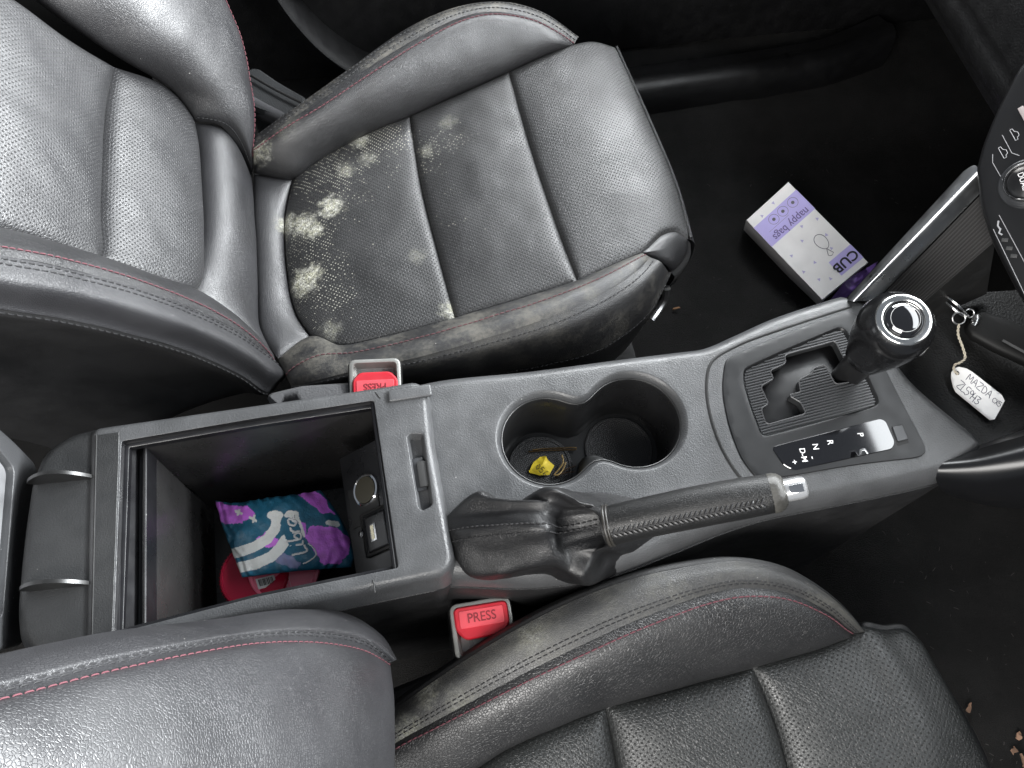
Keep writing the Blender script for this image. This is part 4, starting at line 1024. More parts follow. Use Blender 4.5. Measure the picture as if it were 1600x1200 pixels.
r3 = loop_idx(pts((850, 824, .054), (844, 802, .050), (850, 787, .052), (860, 780, .054), (872, 770, .062), (900, 782, .054), (930, 795, .050), (958, 822, .042), (955, 852, .032), (938, 864, .024), (912, 897, .024), (888, 888, .024), (866, 872, .034), (853, 846, .044)))
r4 = loop_idx(pts((878, 828, .032), (880, 810, .034), (885, 798, .038), (892, 792, .044), (902, 790, .048), (915, 793, .050), (932, 800, .050), (948, 820, .046), (948, 842, .038), (936, 856, .034), (918, 866, .028), (902, 862, .028), (888, 852, .028), (880, 840, .030)))
r5 = np.array([gp_(.0, a, .0146) for a in np.linspace(0, 2*math.pi, K, endpoint=False)])
# align the collar ring with ring 4
best = min(((np.linalg.norm(np.roll(q, k, 0) - r4, axis=1).sum(), k, fl) for fl, q in ((0, r5), (1, r5[::-1])) for k in range(0, K, 2)))
r5 = np.roll(r5 if best[2] == 0 else r5[::-1], best[1], 0)
rings = [r0, r1, r2, r3, r4, r5]
S = []
for j in range(len(rings) - 1):
    p1, p2 = rings[j], rings[j+1]; p0 = rings[j-1] if j else 2*p1 - p2; p3 = rings[j+2] if j < len(rings) - 2 else 2*p2 - p1
    for t in np.linspace(0, 1, 9, endpoint=False):
        S.append(.5*((2*p1) + (p2-p0)*t + (2*p0 - 5*p1 + 4*p2 - p3)*t*t + (-p0 + 3*p1 - 3*p2 + p3)*t**3))
S.append(rings[-1]); S = np.array(S)
cen_ = S.mean(1, keepdims=True); rad = S - cen_; rad /= np.linalg.norm(rad, axis=2, keepdims=True)
nv_ = S.shape[0]
for j in range(nv_):
    tt_ = j/(nv_-1); env = math.sin(math.pi*min(1, tt_*1.02))**.7
    for i in range(K):
        a = 2*math.pi*i/K; p = Vector(S[j, i])
        fold = .0006*math.sin(11*a - 5*tt_ + 1.0)
        cr2 = noise.noise(p*42); crease = .0014*(.6 - 1.8*abs(cr2)) + .0004*(.5 - 1.6*abs(noise.noise(p*80 + Vector((3, 1, 2)))))
        S[j, i] += rad[j, i]*(env*(fold + crease)) + np.array((0, 0, env*.0018*noise.noise(p*55)))
bm = BM(); grid_faces(bm, S, closed_u=True); bmesh.ops.recalc_face_normals(bm, faces=bm.faces)
boot = build('boot', bm, leather('leather_boot', col=(.006, .006, .0065), rough=.38, grain=700, gdist=.0002, spec=.5), hb, smooth=80)
# twin seam along the boot's ridge
dg_ = np.cross(S[:, 2] - S[:, 0], np.roll(S[:, 1], -1, 0) - S[:, 1]); dg_ /= np.maximum(np.linalg.norm(dg_, axis=1, keepdims=True), 1e-9)
if dg_.mean(0)[2] < 0: dg_ = -dg_
for i_ in (96, 2): stitches('black_stitching', M_BLACKTHREAD, boot, S[3:, i_], .0042, .0032, .0006, .0005, dg_[3:])

# ------------------------------------------------------------------ seat belt buckles
M_BRED = plain('buckle_red', (.32, .009, .018), .42, var=.12); M_BPINK = plain('buckle_red_worn', (.42, .045, .058), .46, var=.22, specks=.15)
M_BFRAME = plain('buckle_frame', (.20, .20, .19), .32, metal=.4, var=.2); M_BODY = plain('buckle_body', (.010, .010, .010), .4, var=.1)
M_INK = plain('moulded_letter', (.16, .012, .018), .5)
def buckle(label, c, r, nrm, w, h, flip):
    t = thing('seat_belt_buckle', label, 'belt buckle', c - nrm*.08, 'front seat belt buckles')
    r = r - nrm*(r @ nrm); r /= np.linalg.norm(r); u = np.cross(nrm, r)
    if flip: r, u = -r, -u
    A = np.stack([r, u, nrm], 1)
    out2 = rounded([(-w/2, -h/2), (w/2, -h/2), (w/2, h/2), (-w/2, h/2)], w*.12, 6)
    in2 = rounded([(-w/2 + .0022, -h/2 + .0022), (w/2 - .0022, -h/2 + .0022), (w/2 - .0022, h/2 - .0022), (-w/2 + .0022, h/2 - .0022)], w*.10, 6)
    def place(bm):
        for v in bm.verts: v.co = Vector(c + r*v.co.x + u*v.co.y + nrm*v.co.z)
    bm = BM(); l = sheet(bm, out2, [in2], zero, .004); sweep(bm, l[0], zero, [(0, 0), (.0008, -.0006), (.001, -.002), (.0012, -.008)], 1); sweep(bm, l[1], zero, [(0, 0), (.0004, -.0006), (.0008, -.004), (.003, -.009), (.006, -.0095)], -1, cap=True); place(bm)
    build('frame', bm, M_BFRAME, t, smooth=45)
    bm = BM(); l = resample_poly(out2, .004); sweep(bm, l, zero, [(.0014, -.003), (.0022, -.006), (.001, -.05), (-.004, -.085)], 1); place(bm); build('body', bm, M_BODY, t, smooth=45)
    b2 = rounded([(-w/2 + .003, h*.42), (w/2 - .003, h*.42), (w/2 - .003, h*.04), (w*.30, -h*.14), (-w*.30, -h*.14), (-w/2 + .003, h*.04)], w*.07, 5)
    bm = BM(); plate(bm, b2, lambda x, y: -.008, .0095, bev=.0012, step=.004, base=0); place(bm); bt_ = build('press_button', bm, M_BRED, t, smooth=45)
    b3 = rounded([(-w*.37, h*.36), (w*.37, h*.36), (w*.37, h*.05), (-w*.37, h*.05)], w*.02, 4)
    bm = BM(); plate(bm, b3, lambda x, y: .0012, .0007, bev=.0004, step=.004, base=0); place(bm); build('button_pad', bm, M_BPINK, bt_, smooth=45)
    text_part('lettering', 'PRESS', M_INK, bt_, c + u*h*.205 + nrm*.0021, r, u, h*.25, bold=.00008, thick=.00012, sx=.9)
    return t
cn = at(755, 981, -.05); nn_ = (CP - cn)/np.linalg.norm(CP - cn)*.8 + np.array((.05, 0, .55)); nn_ /= np.linalg.norm(nn_)
buckle('seat belt buckle with red PRESS button beside the near seat', cn, at(800, 970, -.05) - at(711, 985, -.05), nn_, .046, .040, False)
cf = at(586, 592, -.030); nf_ = (CP - cf)/np.linalg.norm(CP - cf)*.35 + np.array((0, -.05, .7)); nf_ /= np.linalg.norm(nf_)
buckle('seat belt buckle with upside-down red button between console and far seat', cf, at(624, 586, -.03) - at(548, 590, -.03), nf_, .042, .034, True)

# ------------------------------------------------------------------ stroke lettering (handwriting)
STROKE = {'M': [[(0, 0), (.08, 1), (.4, .35), (.72, 1), (.8, 0)]], 'A': [[(0, 0), (.38, 1), (.7, 0)], [(.12, .4), (.6, .4)]], 'Z': [[(0, 1), (.7, .95), (.05, .05), (.75, 0)]],
 'D': [[(.05, 0), (.05, 1), (.5, .8), (.65, .4), (.4, .05), (.05, 0)]], 'C': [[(.6, .9), (.25, .95), (.02, .5), (.2, .05), (.6, .1)]], 'X': [[(0, 1), (.6, 0)], [(.6, 1), (0, 0)]],
 '5': [[(.6, 1), (.1, 1), (.08, .55), (.45, .6), (.6, .3), (.35, .0), (0, .08)]], 'L': [[(.05, 1), (.05, 0), (.45, .05)]], 'S': [[(.6, .95), (.15, .85), (.2, .5), (.55, .4), (.5, .05), (.0, .05)]],
 '9': [[(.55, .7), (.3, 1), (.05, .75), (.3, .5), (.55, .7), (.5, 0)]], '4': [[(.1, 1), (.05, .45), (.6, .45)], [(.5, .9), (.45, -.05)]], '3': [[(.05, .95), (.5, .9), (.2, .55), (.55, .35), (.35, .0), (.0, .08)]],
 'l': [[(0, 0), (.05, 1)]], 'i': [[(.1, .55), (.05, .1), (.25, .0)], [(.14, .85), (.18, .88)]], 'b': [[(.1, 1), (.02, .1), (.3, .0), (.45, .25), (.25, .45), (.05, .3)]], 'r': [[(.05, .5), (.05, 0)], [(.05, .3), (.2, .5), (.4, .48)]],
 'a': [[(.5, .45), (.2, .5), (.02, .2), (.2, 0), (.45, .25), (.5, .45), (.5, .1), (.65, 0)]], '0': [[(.3, 1), (.02, .5), (.3, 0), (.58, .5), (.3, 1)]], '6': [[(.5, 1), (.1, .5), (.1, .1), (.4, 0), (.5, .3), (.1, .35)]], ' ': []}
def handwriting(name, mat, par, text, org, right, up, size, r, conv, gap=.12):
    """right/up in the drawing's own coordinates; conv maps a drawing point to a point on the surface"""
    bm = BM(); x = 0
    for ch in text:
        w = max([p[0] for st in STROKE[ch] for p in st] + [.35])
        for st in STROKE[ch]:
            P = []
            for (a, b) in st:
                a2 = (x + a)*size; b2 = b*size
                P.append(np.array(org) + np.array(right)*a2 + np.array(up)*b2 + np.array((random.uniform(-.02, .02), random.uniform(-.02, .02)))*size)
            P = spline(P, max(6, 7*len(P)))
            tube(bm, [conv(*p) for p in P], r, seg=5)
        x += w + gap
    return build(name, bm, mat, par, smooth=60)

# ------------------------------------------------------------------ keys with paper tag
zt = lambda px, py: (1380 + px/4.614, 440 + py/4.614)
keys = thing('car_key', 'black car key fob with steel ring lying in the tray', 'car key', at(1560, 530, -.03))
kA, kB = at(1512, 502, -.012), at(1640, 560, -.008)
kd = kB - kA; kd /= np.linalg.norm(kd); kn = np.array((-.05, -.15, 1.)); kn -= kd*(kn @ kd); kn /= np.linalg.norm(kn); ks = np.cross(kn, kd)
bm = BM(); G = [ring_at(kA + kd*t, ks, kn, a, b, 28, 3.2) for t, a, b in ((.0, .006, .004), (.002, .010, .0055), (.008, .0145, .0068), (.03, .0165, .0075), (.06, .0165, .0075), (.075, .012, .005))]
V = grid_faces(bm, G, closed_u=True); bm.faces.new(V[-1]); bm.faces.new(list(reversed(V[0]))); bmesh.ops.recalc_face_normals(bm, faces=bm.faces)
build('fob', bm, plain('fob_black', (.003, .003, .003), .6, spec=.3), keys, smooth=60)
bm = BM(); sq2 = kA + kd*.004 + kn*.003; tube(bm, [sq2 - ks*.006 + kn*.003, sq2 + kn*.005, sq2 + ks*.005 + kn*.003], [.003, .0038, .0025], seg=10); build('fob_loop', bm, M_STEEL, keys, smooth=60)
bm = BM(); grid_faces(bm, [[onp(1565, 533, kA + kn*.0077, kn), onp(1600, 552, kA + kn*.0077, kn)], [onp(1568, 530, kA + kn*.0077, kn), onp(1603, 549, kA + kn*.0077, kn)]]); build('fob_mark', bm, plain('fob_mark_grey', (.06, .06, .06), .4), keys)
rc_ = at(*zt(512, 178), -.003); ra_ = at(*zt(425, 98), .004); rb_ = at(*zt(602, 262), -.006)
u_ = (rb_ - ra_)/2; v_ = np.cross(u_/np.linalg.norm(u_), np.array((.62, .45, .5))); v_ /= np.linalg.norm(v_); v_ *= np.linalg.norm(u_)
pj = at(*zt(470, 215), -.003) - rc_
bm = BM()
for k_, dz in ((0, 0), (1, .0012)):
    tube(bm, [(ra_+rb_)/2 + u_*math.cos(a) + v_*math.sin(a)*.62 + np.array((0, 0, dz)) for a in np.linspace(0, 2*math.pi, 48, endpoint=False)], .0007, seg=7, closed=True)
build('split_ring', bm, M_CHROME, keys, smooth=60)
bm = BM()
for cx_, cy_, rr2 in ((545, 265, .0058), (622, 228, .0042)):
    c_ = at(*zt(cx_, cy_), -.004)
    tube(bm, [c_ + rr2*(math.cos(a)*np.array((1., -.2, 0)) + math.sin(a)*np.array((.1, .75, .5))) for a in np.linspace(0, 2*math.pi, 28, endpoint=False)], .0008, seg=7, closed=True)
build('small_ring', bm, M_STEEL, keys, smooth=60)
tagt = thing('key_tag', 'white paper key tag with handwriting on a twisted string', 'paper tag', at(1530, 615, -.025))
tl2 = [zt(*p) for p in ((497, 650), (515, 622), (550, 612), (605, 627), (640, 650), (850, 822), (871, 862), (802, 993), (770, 997), (528, 790), (511, 755), (496, 690))]
TZ = -.0225
tp0 = at(1530, 615, TZ); tnm = np.array((-.12, -.1, 1.)); tnm /= np.linalg.norm(tnm)
ton = lambda px, py, h=0: onp(px, py, tp0, tnm, h)
bm = BM(); lw = [ton(*p) for p in tl2]
hole_c = ton(*zt(538, 655)); hole_ = [hole_c[:2] + .0021*np.array((math.cos(a), math.sin(a))) for a in np.linspace(0, 2*math.pi, 14, endpoint=False)]
def ztag(x, y):
    return tp0[2] - ((x-tp0[0])*tnm[0] + (y-tp0[1])*tnm[1])/tnm[2] + .0012*math.sin((x-tp0[0])*70)
lz = sheet(bm, [p[:2] for p in lw], [hole_], ztag, .003); lb_ = sheet(bm, [p[:2] for p in lw], [hole_], lambda x, y: ztag(x, y) - .0006, .003)
sweep(bm, lz[0], ztag, [(0, 0), (.0001, -.0003), (0, -.0006)], 1)
paper = build('paper', bm, plain('tag_paper', (.82, .81, .80), .7, var=.06), tagt, smooth=60)
def tagconv(x, y):
    p = ton(*zt(x, y)); return np.array((p[0], p[1], ztag(p[0], p[1]) + .0002))
M_PEN = plain('ballpoint_blue', (.02, .022, .06), .5)
nrm2 = lambda v: tuple(np.array(v)/np.linalg.norm(v))
handwriting('handwriting', M_PEN, paper, 'MAZDA', (598, 706), nrm2((.76, .65)), nrm2((.55, -.83)), 50, .00026, tagconv, .16)
handwriting('handwriting', M_PEN, paper, 'CX5', (778, 866), nrm2((.80, .60)), nrm2((.5, -.86)), 34, .00024, tagconv, .1)
handwriting('handwriting', M_PEN, paper, 'ZL5943', (530, 752), nrm2((.73, .68)), nrm2((.58, -.81)), 56, .00026, tagconv, .02)
st_ = [at(*zt(545, 305), -.003), at(*zt(540, 380), -.008), at(*zt(572, 470), -.014), at(*zt(590, 550), -.018), at(*zt(560, 580), -.018), at(*zt(515, 602), -.019), at(*zt(512, 640), -.020), at(*zt(540, 668), -.0215)]
sp2 = spline(st_, 90); P_, T_, N_, B_ = frames(sp2)
bm = BM()
for ph in (0, math.pi):
    tube(bm, [P_[i] + .0006*(math.cos(i*.55 + ph)*N_[i] + math.sin(i*.55 + ph)*B_[i]) for i in range(90)], .00065, seg=6)
build('string', bm, plain('string_cream', (.45, .41, .33), .8), tagt, smooth=60)

# ------------------------------------------------------------------ dashboard
dash = thing('dashboard', 'black dashboard with climate control panel and chrome-ringed dial', 'dashboard', (.45, 0, -.1))
M_DASH = plain('dash_black', (.009, .009, .0095), .5, bump=(500, .0003), var=.1)
def prism(bm, prof, y0, y1, bev=0):
    a = [bm.verts.new((x, y0, z)) for x, z in prof]; b = [bm.verts.new((x, y1, z)) for x, z in prof]
    k = len(prof); fs = []
    for i in range(k): fs.append(bm.faces.new((a[i], a[(i+1) % k], b[(i+1) % k], b[i])))
    fs.append(bm.faces.new(list(reversed(a)))); fs.append(bm.faces.new(b)); bmesh.ops.recalc_face_normals(bm, faces=bm.faces)
    if bev: bmesh.ops.bevel(bm, geom=list(bm.edges), offset=bev, segments=4, affect='EDGES')
bm = BM(); prism(bm, [(.505, .02), (.515, -.02), (.56, -.06), (1.6, -.30), (1.6, .40), (.72, .44), (.57, .33)], .165, .76, .012); build('glovebox_body', bm, M_DASH, dash, smooth=50)  # unseen rear of the dash runs deep to keep light off the floor
bm = BM(); prism(bm, [(.47, .06), (.56, -.02), (1.6, -.30), (1.6, .40), (.62, .44), (.47, .33)], -.78, -.16, .012); build('driver_side_body', bm, M_DASH, dash, smooth=50)  # out of view, added for the windscreen light it blocks
bm = BM(); prism(bm, [(.40, .11), (.60, .08), (1.6, -.30), (1.6, .40), (.62, .46), (.50, .36)], -.155, .15, .008); build('centre_body', bm, M_DASH, dash, smooth=50)
# control panel
pP = at(1541, 275, .128); pNn = np.array((-.74, -.12, .66)); pNn /= np.linalg.norm(pNn)
cpn = lambda px, py, h=0: onp(px, py, pP, pNn, h)
pu = cpn(1600, 285) - cpn(1560, 285); pu /= np.linalg.norm(pu); pv = np.cross(pNn, pu)
def flat(px, py):
    q = cpn(px, py) - pP; return (q @ pu, q @ pv)
pol = rounded([flat(*p) for p in ((1560, 180), (1541, 228), (1532, 262), (1539, 318), (1556, 372), (1600, 458), (1660, 560), (1760, 520), (1740, 60), (1612, 78))], [.01, .006, .003, .006, .01, .02, .02, .02, .02, .02], 6)
bm = BM(); l = sheet(bm, pol, [], zero, .006); sweep(bm, l[0], zero, [(0, 0), (.0015, -.0006), (.003, -.003), (.004, -.008), (.004, -.02), (-.004, -.05)], 1)
for v in bm.verts: v.co = Vector(pP + pu*v.co.x + pv*v.co.y + pNn*v.co.z)
cpanel = build('control_panel', bm, plain('panel_black', (.005, .005, .0055), .35), dash, smooth=45)
M_LINE = plain('panel_print_grey', (.30, .30, .31), .45)
def pline(P, r, name='button_outline', m_=None): 
    bm = BM(); tube(bm, [cpn(px, py, .0002) for px, py in P], r, seg=5); return build(name, bm, m_ or M_LINE, cpanel)
for P in ([(1566, 211), (1581, 239), (1593, 243)], [(1551, 241), (1551, 254), (1567, 282)], [(1561, 336), (1602, 412)], [(1552, 358), (1604, 466)]): pline(P, .00025)
# car-shaped recirculation icons
for cx_, cy_ in ((1585, 210), (1567, 238)):
    pline([(cx_ + a*.5 + b*.9, cy_ + a*.9 - b*.5) for a, b in ((-9, -3), (-9, 1), (-4, 2), (-1, 6), (4, 6), (6, 2), (9, 1), (9, -3), (-9, -3))], .00026, 'car_icon', M_LINE)
pline([(1560, 345), (1559, 353), (1563, 358), (1561, 364), (1566, 367)], .0007, 'seat_icon', M_LINE)
for cx_, cy_ in ((1570, 375), (1577, 388), (1584, 400)):
    bm = BM(); box(bm, cpn(cx_, cy_, .0002), (.0042, .0026, .0006), np.stack([pu, pv, pNn], 1), bev=.0002); build('indicator_bar', bm, plain('indicator_grey', (.035, .035, .035), .5), cpanel)
bm = BM(); box(bm, cpn(1600, 178, .0008), (.012, .004, .002), np.stack([(cpn(1606, 190) - cpn(1594, 168))/np.linalg.norm(cpn(1606, 190) - cpn(1594, 168)), np.cross(pNn, (cpn(1606, 190) - cpn(1594, 168))/np.linalg.norm(cpn(1606, 190) - cpn(1594, 168))), pNn], 1), bev=.0005); build('silver_bar', bm, plain('silver_bar_pink', (.62, .55, .53), .3, metal=.6), cpanel)
dc = cpn(1606, 287); dr = np.linalg.norm(cpn(1570, 287) - dc)
bm = BM(); lathe2(bm, [(dr*1.02, -.002), (dr*1.02, .006), (dr*.98, .0085), (dr*.93, .0092), (dr*.88, .008), (dr*.86, .004)], dc, pNn, pu, pv); dial = build('dial_ring', bm, M_CHROME, cpanel, smooth=60)
bm = BM(); lathe2(bm, [(dr*1.32, -.004), (dr*1.30, .0006), (dr*1.25, .001), (dr*1.2, .0004), (dr*1.04, .0003)], dc, pNn, pu, pv); build('dial_bezel', bm, M_SATIN, dial, smooth=60)
bm = BM(); lathe2(bm, [(dr*.87, .002), (dr*.87, .0055), (dr*.8, .0066), (dr*.01, .0068)], dc, pNn, pu, pv); build('dial_face', bm, plain('dial_black', (.008, .008, .0085), .3), dial, smooth=60)
dr_ = cpn(1600, 303) - cpn(1592, 279); text_part('lettering', 'DUAL', M_WHITE, dial, dc - pu*dr*.15 + pNn*.0071, dr_, np.cross(pNn, dr_), dr*.36, thick=.0001)
pline([(1586, 290), (1590, 300)], .0004, 'dial_mark')

# ------------------------------------------------------------------ bin contents
def inpoly(p, l): return inside(p, l)
z6 = lambda x, y: (300 + x/3.0, 560 + y/3.0)
pk = thing('foil_packet', 'teal and purple plastic packet with white script lying in the bin', 'packet', at(440, 840, -.10))
pb = pts((378, 902, -.082), (455, 893, -.076), (549, 886, -.080)); ptp = pts((336, 782, -.105), (365, 786, -.098), (420, 778, -.086), (470, 772, -.082), (501, 766, -.086))
plf = pts((378, 902, -.082), (362, 860, -.092), (346, 815, -.10), (336, 782, -.105)); prt = pts((549, 886, -.080), (553, 868, -.08), (540, 825, -.080), (521, 792, -.082), (501, 766, -.086))
NU, NV = 190, 150
S, uv_, fl = coons(pb, ptp, plf, prt, NU, NV, bulge=.010, tuck=.0015, wt=.004, wrinkle=.0016, wscale=45, pw=.5)
nS, nm_ = gnormals(S); nS = -nS if fl else nS
for j in range(NV):
    for i in range(NU):
        u, v = i/(NU-1), j/(NV-1); e = min(u, 1-u, v, 1-v)
        S[j, i] += nS[j, i]*(.0012*math.sin(u*60 + 6*noise.noise(Vector((u*4, v*4, 0))))*math.exp(-e*14)*(1 - math.exp(-e*60)))
px_of = lambda p: (lambda q: (800 + FOC*q[0]/q[2], 600 + FOC*q[1]/q[2]))(RC @ (np.array(p) - CP))
PURP = [[(100, 665), (180, 690), (262, 690), (302, 735), (238, 770), (150, 778), (118, 740)], [(545, 800), (560, 785), (610, 782), (690, 800), (742, 850), (736, 912), (690, 962), (615, 968), (575, 905), (528, 840)], [(495, 640), (560, 612), (622, 650), (668, 732), (600, 722), (552, 682)], [(298, 850), (345, 815), (352, 835), (410, 850), (400, 880), (350, 888)], [(505, 768), (530, 768), (535, 830), (515, 832)]]
def seg_d(p, l):
    best = 9e9
    for a, b in zip(l[:-1], l[1:]):
        a = np.array(a, float); b = np.array(b, float); d = b - a; t = max(0, min(1, ((p - a) @ d)/(d @ d))); best = min(best, np.linalg.norm(p - a - d*t))
    return best
WHITE = [([(185, 918), (290, 885), (350, 848), (388, 800), (398, 765), (388, 735)], 24), ([(205, 985), (300, 962), (370, 930), (412, 890), (440, 850)], 25), ([(462, 732), (482, 755), (498, 790), (508, 830)], 21), ([(640, 770), (680, 778)], 13), ([(370, 735), (410, 735)], 18), ([(448, 735), (485, 730)], 16)]
BONE = [((205, 715), (232, 728)), ((272, 745), (300, 762)), ((286, 765), (292, 738)), ((215, 730), (222, 712))]
cols = np.zeros((NV, NU, 3))
for j in range(NV):
    for i in range(NU):
        # print is laid out over the packet's flat width
        x, y = px_of(S[j, i] - nS[j, i]*0); x = (x - 300)*3; y = (y - 560)*3
        k = noise.noise(Vector((x*.035, y*.035, 0))); k2 = noise.noise(Vector((x*.09, y*.09, 5)))
        q = np.array((x + 10*k + 5*k2, y + 10*noise.noise(Vector((x*.035, y*.035, 9))) + 4*k2))
        c = np.array((.020, .135, .225))*(1 + .25*k)
        if any(inpoly(q, P) for P in PURP): c = np.array((.72, .20, .88))*(1 + .3*k)
        if seg_d(q, [(395, 925), (480, 962)]) < 26: c = lerp(c, np.array((.35, .30, .55)), .6)  # pale lavender sheen painted into the film colour, not part of the print
        q2 = np.array((x + 3*k2, y + 3*k))
        if any(seg_d(q2, l) < w_ for l, w_ in WHITE): c = np.array((.86, .87, .84))
        if seg_d(q2, [(512, 915), (485, 850), (455, 770)]) < 40 and (x > 470 or y > 745) and seg_d(q2, [(462, 732), (482, 755)]) > 14 and not any(inpoly(q, P) for P in PURP): c = np.array((.020, .135, .225))*(1 + .25*k)
        if any(seg_d(q2, list(b)) < 6 for b in BONE): c = np.array((.86, .87, .84))
        cols[j, i] = c
bm = BM(); cl_ = bm.verts.layers.float_color.new('print'); V = grid_faces(bm, S, flip=fl)
back_ = S - nS*0; e_ = np.array([[min(i, NU-1-i)/NU*4 if True else 0 for i in range(NU)] for j in range(NV)])
me_cols = cols.reshape(-1, 3)
for v, c in zip([v for r in V for v in r], me_cols): pass
for v, c in zip([v for r in V for v in r], me_cols): v[cl_] = (c[0], c[1], c[2], 1)
M_PRINT, nt_, b_ = newmat('packet_print_sheen'); g_ = N(nt_); at_ = g_.node('ShaderNodeAttribute'); at_.attribute_name = 'print'; g_.link(at_.outputs['Color'], b_.inputs['Base Color']); b_.inputs['Roughness'].default_value = .32; b_.inputs['Coat Weight'].default_value = .25
g_.link(g_.bump(g_.noise(g_.pos(), 85, 4, .6), 1, .0022), b_.inputs['Normal'])
front = build('front_film', bm, M_PRINT, pk, smooth=80)
Sb = S[::6, ::6] - np.array((0, 0, .0)); nu2 = Sb.shape[1]; nv2 = Sb.shape[0]
bm = BM()
for j in range(nv2):
    for i in range(nu2):
        u, v = i/(nu2-1), j/(nv2-1); Sb[j, i] = Sb[j, i] - np.array((0, 0, .001 + .022*(4*u*(1-u))**.5*(4*v*(1-v))**.5))
grid_faces(bm, Sb, flip=not fl); build('back_film', bm, plain('packet_back_teal', (.01, .06, .10), .35), pk, smooth=80)
flatS = S.reshape(-1, 3); pxS = np.array([px_of(p) for p in flatS[::1]]); fn = nS.reshape(-1, 3)
def onpacket(x, y):
    px, py = z6(x, y); k = ((pxS - (px, py))**2).sum(1).argmin(); return flatS[k] + fn[k]*.0005
handwriting('script_lettering', M_WHITE, front, 'Libra', (540, 905), nrm2((-.33, -.94)), nrm2((-.96, .28)), 74, .0009, onpacket, .03)
bm = BM(); tube(bm, [onpacket(*p) for p in spline([(520, 962), (556, 945), (582, 918), (572, 890), (545, 868)], 24)], .0006, seg=5); build('script_flourish', bm, M_WHITE, front)

M_REDCLR, nt_, b_ = newmat('red_clear_plastic'); b_.inputs['Base Color'].default_value = (.75, .03, .09, 1); b_.inputs['Roughness'].default_value = .12; b_.inputs['Transmission Weight'].default_value = .55; b_.inputs['IOR'].default_value = 1.3
jar = thing('red_jar', 'translucent red plastic tub under the teal packet', 'tub', at(398, 906, -.137))
jc = at(402, 902, -.105); bm = BM(); lathe(bm, [(.026, -.032), (.027, .0), (.0285, .001), (.0285, .010), (.0275, .0115), (.0262, .0118), (.0255, .0110), (.001, .0110)], jc, (0, 0, 1), 48); jb_ = build('tub', bm, M_REDCLR, jar, smooth=40)
bm = BM()
for a in np.linspace(0, 2*math.pi, 60, endpoint=False): tube(bm, [jc + np.array((.0286*math.cos(a), .0286*math.sin(a), z)) for z in (.0015, .0095)], .0006, seg=4)
build('rim_knurl', bm, M_REDCLR, jar)
pink = thing('pink_compact', 'pink round lidded container with a barcode label in the bin', 'container', at(445, 905, -.12))
pc_ = at(444, 888, -.094); pax = np.array((.10, -.16, 1.)); pax /= np.linalg.norm(pax)
M_PINK = plain('pink_plastic', (.90, .17, .27), .28, coat=.3)
bm = BM(); lathe(bm, [(.026, -.022), (.0285, -.019), (.0295, -.006), (.0295, -.001), (.0285, .0004), (.026, .0008), (.0255, .0002), (.0001, .0002)], pc_, pax, 56); pbd = build('lid', bm, M_PINK, pink, smooth=40)
ponl = lambda px, py, h: onp(px, py, pc_ + pax*.0002, pax, h)
bm = BM(); grid_faces(bm, [[ponl(399, 905, .0003), ponl(428, 898, .0003)], [ponl(404, 921, .0003), ponl(433, 914, .0003)]]); bmesh.ops.recalc_face_normals(bm, faces=bm.faces); lab_ = build('label', bm, plain('label_white', (.75, .74, .73), .5), pink)
bm = BM(); xb = 0
while xb < .84:
    wd = random.choice((.02, .03, .05))
    a, b = .12 + xb*.9, .12 + (xb + wd)*.9
    f_ = lambda t, v: ponl(lerp(399, 428, t) + 5*v, lerp(905, 898, t) + 16*v, .0005)
    grid_faces(bm, [[f_(a, .12), f_(b, .12)], [f_(a, .75), f_(b, .75)]]); xb += wd + random.choice((.02, .03, .04))
build('barcode', bm, M_BLACKMAT, lab_)
for k_ in range(3):
    bm = BM(); tube(bm, [ponl(440 + k_*5, 900 - k_, .0002), ponl(446 + k_*5, 922 - k_, .0002)], .00016, seg=4); build('small_print', bm, plain('print_pale_pink', (.8, .5, .55), .5), pbd)

# ------------------------------------------------------------------ cup holder contents
ZF = -.0672
tk = thing('yellow_ticket', 'small crumpled yellow ticket in the left cup holder', 'ticket', at(848, 730, ZF))
tkp = [at(px, py, ZF + dz) for px, py, dz in ((826, 738, .001), (834, 722, .003), (845, 714, .004), (853, 712, .007), (856, 718, .005), (866, 728, .003), (858, 742, .002), (843, 743, .001))]
bm = BM(); c_ = np.mean(tkp, 0) + (0, 0, .002); vs = [bm.verts.new(tuple(p)) for p in tkp]; vc = bm.verts.new(tuple(c_))
for i in range(len(vs)): bm.faces.new((vs[i], vs[(i+1) % len(vs)], vc))
bmesh.ops.subdivide_edges(bm, edges=bm.edges, cuts=3, use_grid_fill=True)
for v in bm.verts: v.co.z += .0012*noise.noise(v.co*220)
g_ = bmesh.ops.solidify(bm, geom=bm.faces[:], thickness=.0003); bmesh.ops.recalc_face_normals(bm, faces=bm.faces)
yt = build('paper', bm, plain('ticket_yellow', (.80, .60, .03), .55, var=.08), tk, smooth=30)
handwriting('printed_number', plain('ticket_ink', (.05, .04, .01), .6), yt, '056', (836, 731), (.75, .66), (.66, -.75), 9, .0003, lambda x, y: at(x, y, ZF + .0055), .25)
bp_ = thing('hair_grip', 'thin brown hair grip lying flat in the left cup holder', 'hair grip', at(865, 702, ZF))
bm = BM(); tube(bm, spline(pts((826, 706, ZF + .001), (850, 704, ZF + .0018), (880, 703, ZF + .001), (900, 702, ZF + .0015), (901, 700, ZF + .0022), (880, 700, ZF + .0024), (850, 701, ZF + .0012), (832, 703, ZF + .002)), 50), .0006, seg=6); build('wire', bm, plain('hair_grip_bronze', (.12, .075, .03), .35, metal=.8), bp_)
rb_t = thing('rubber_band', 'pale twisted rubber band beside the yellow ticket', 'rubber band', at(875, 728, ZF))
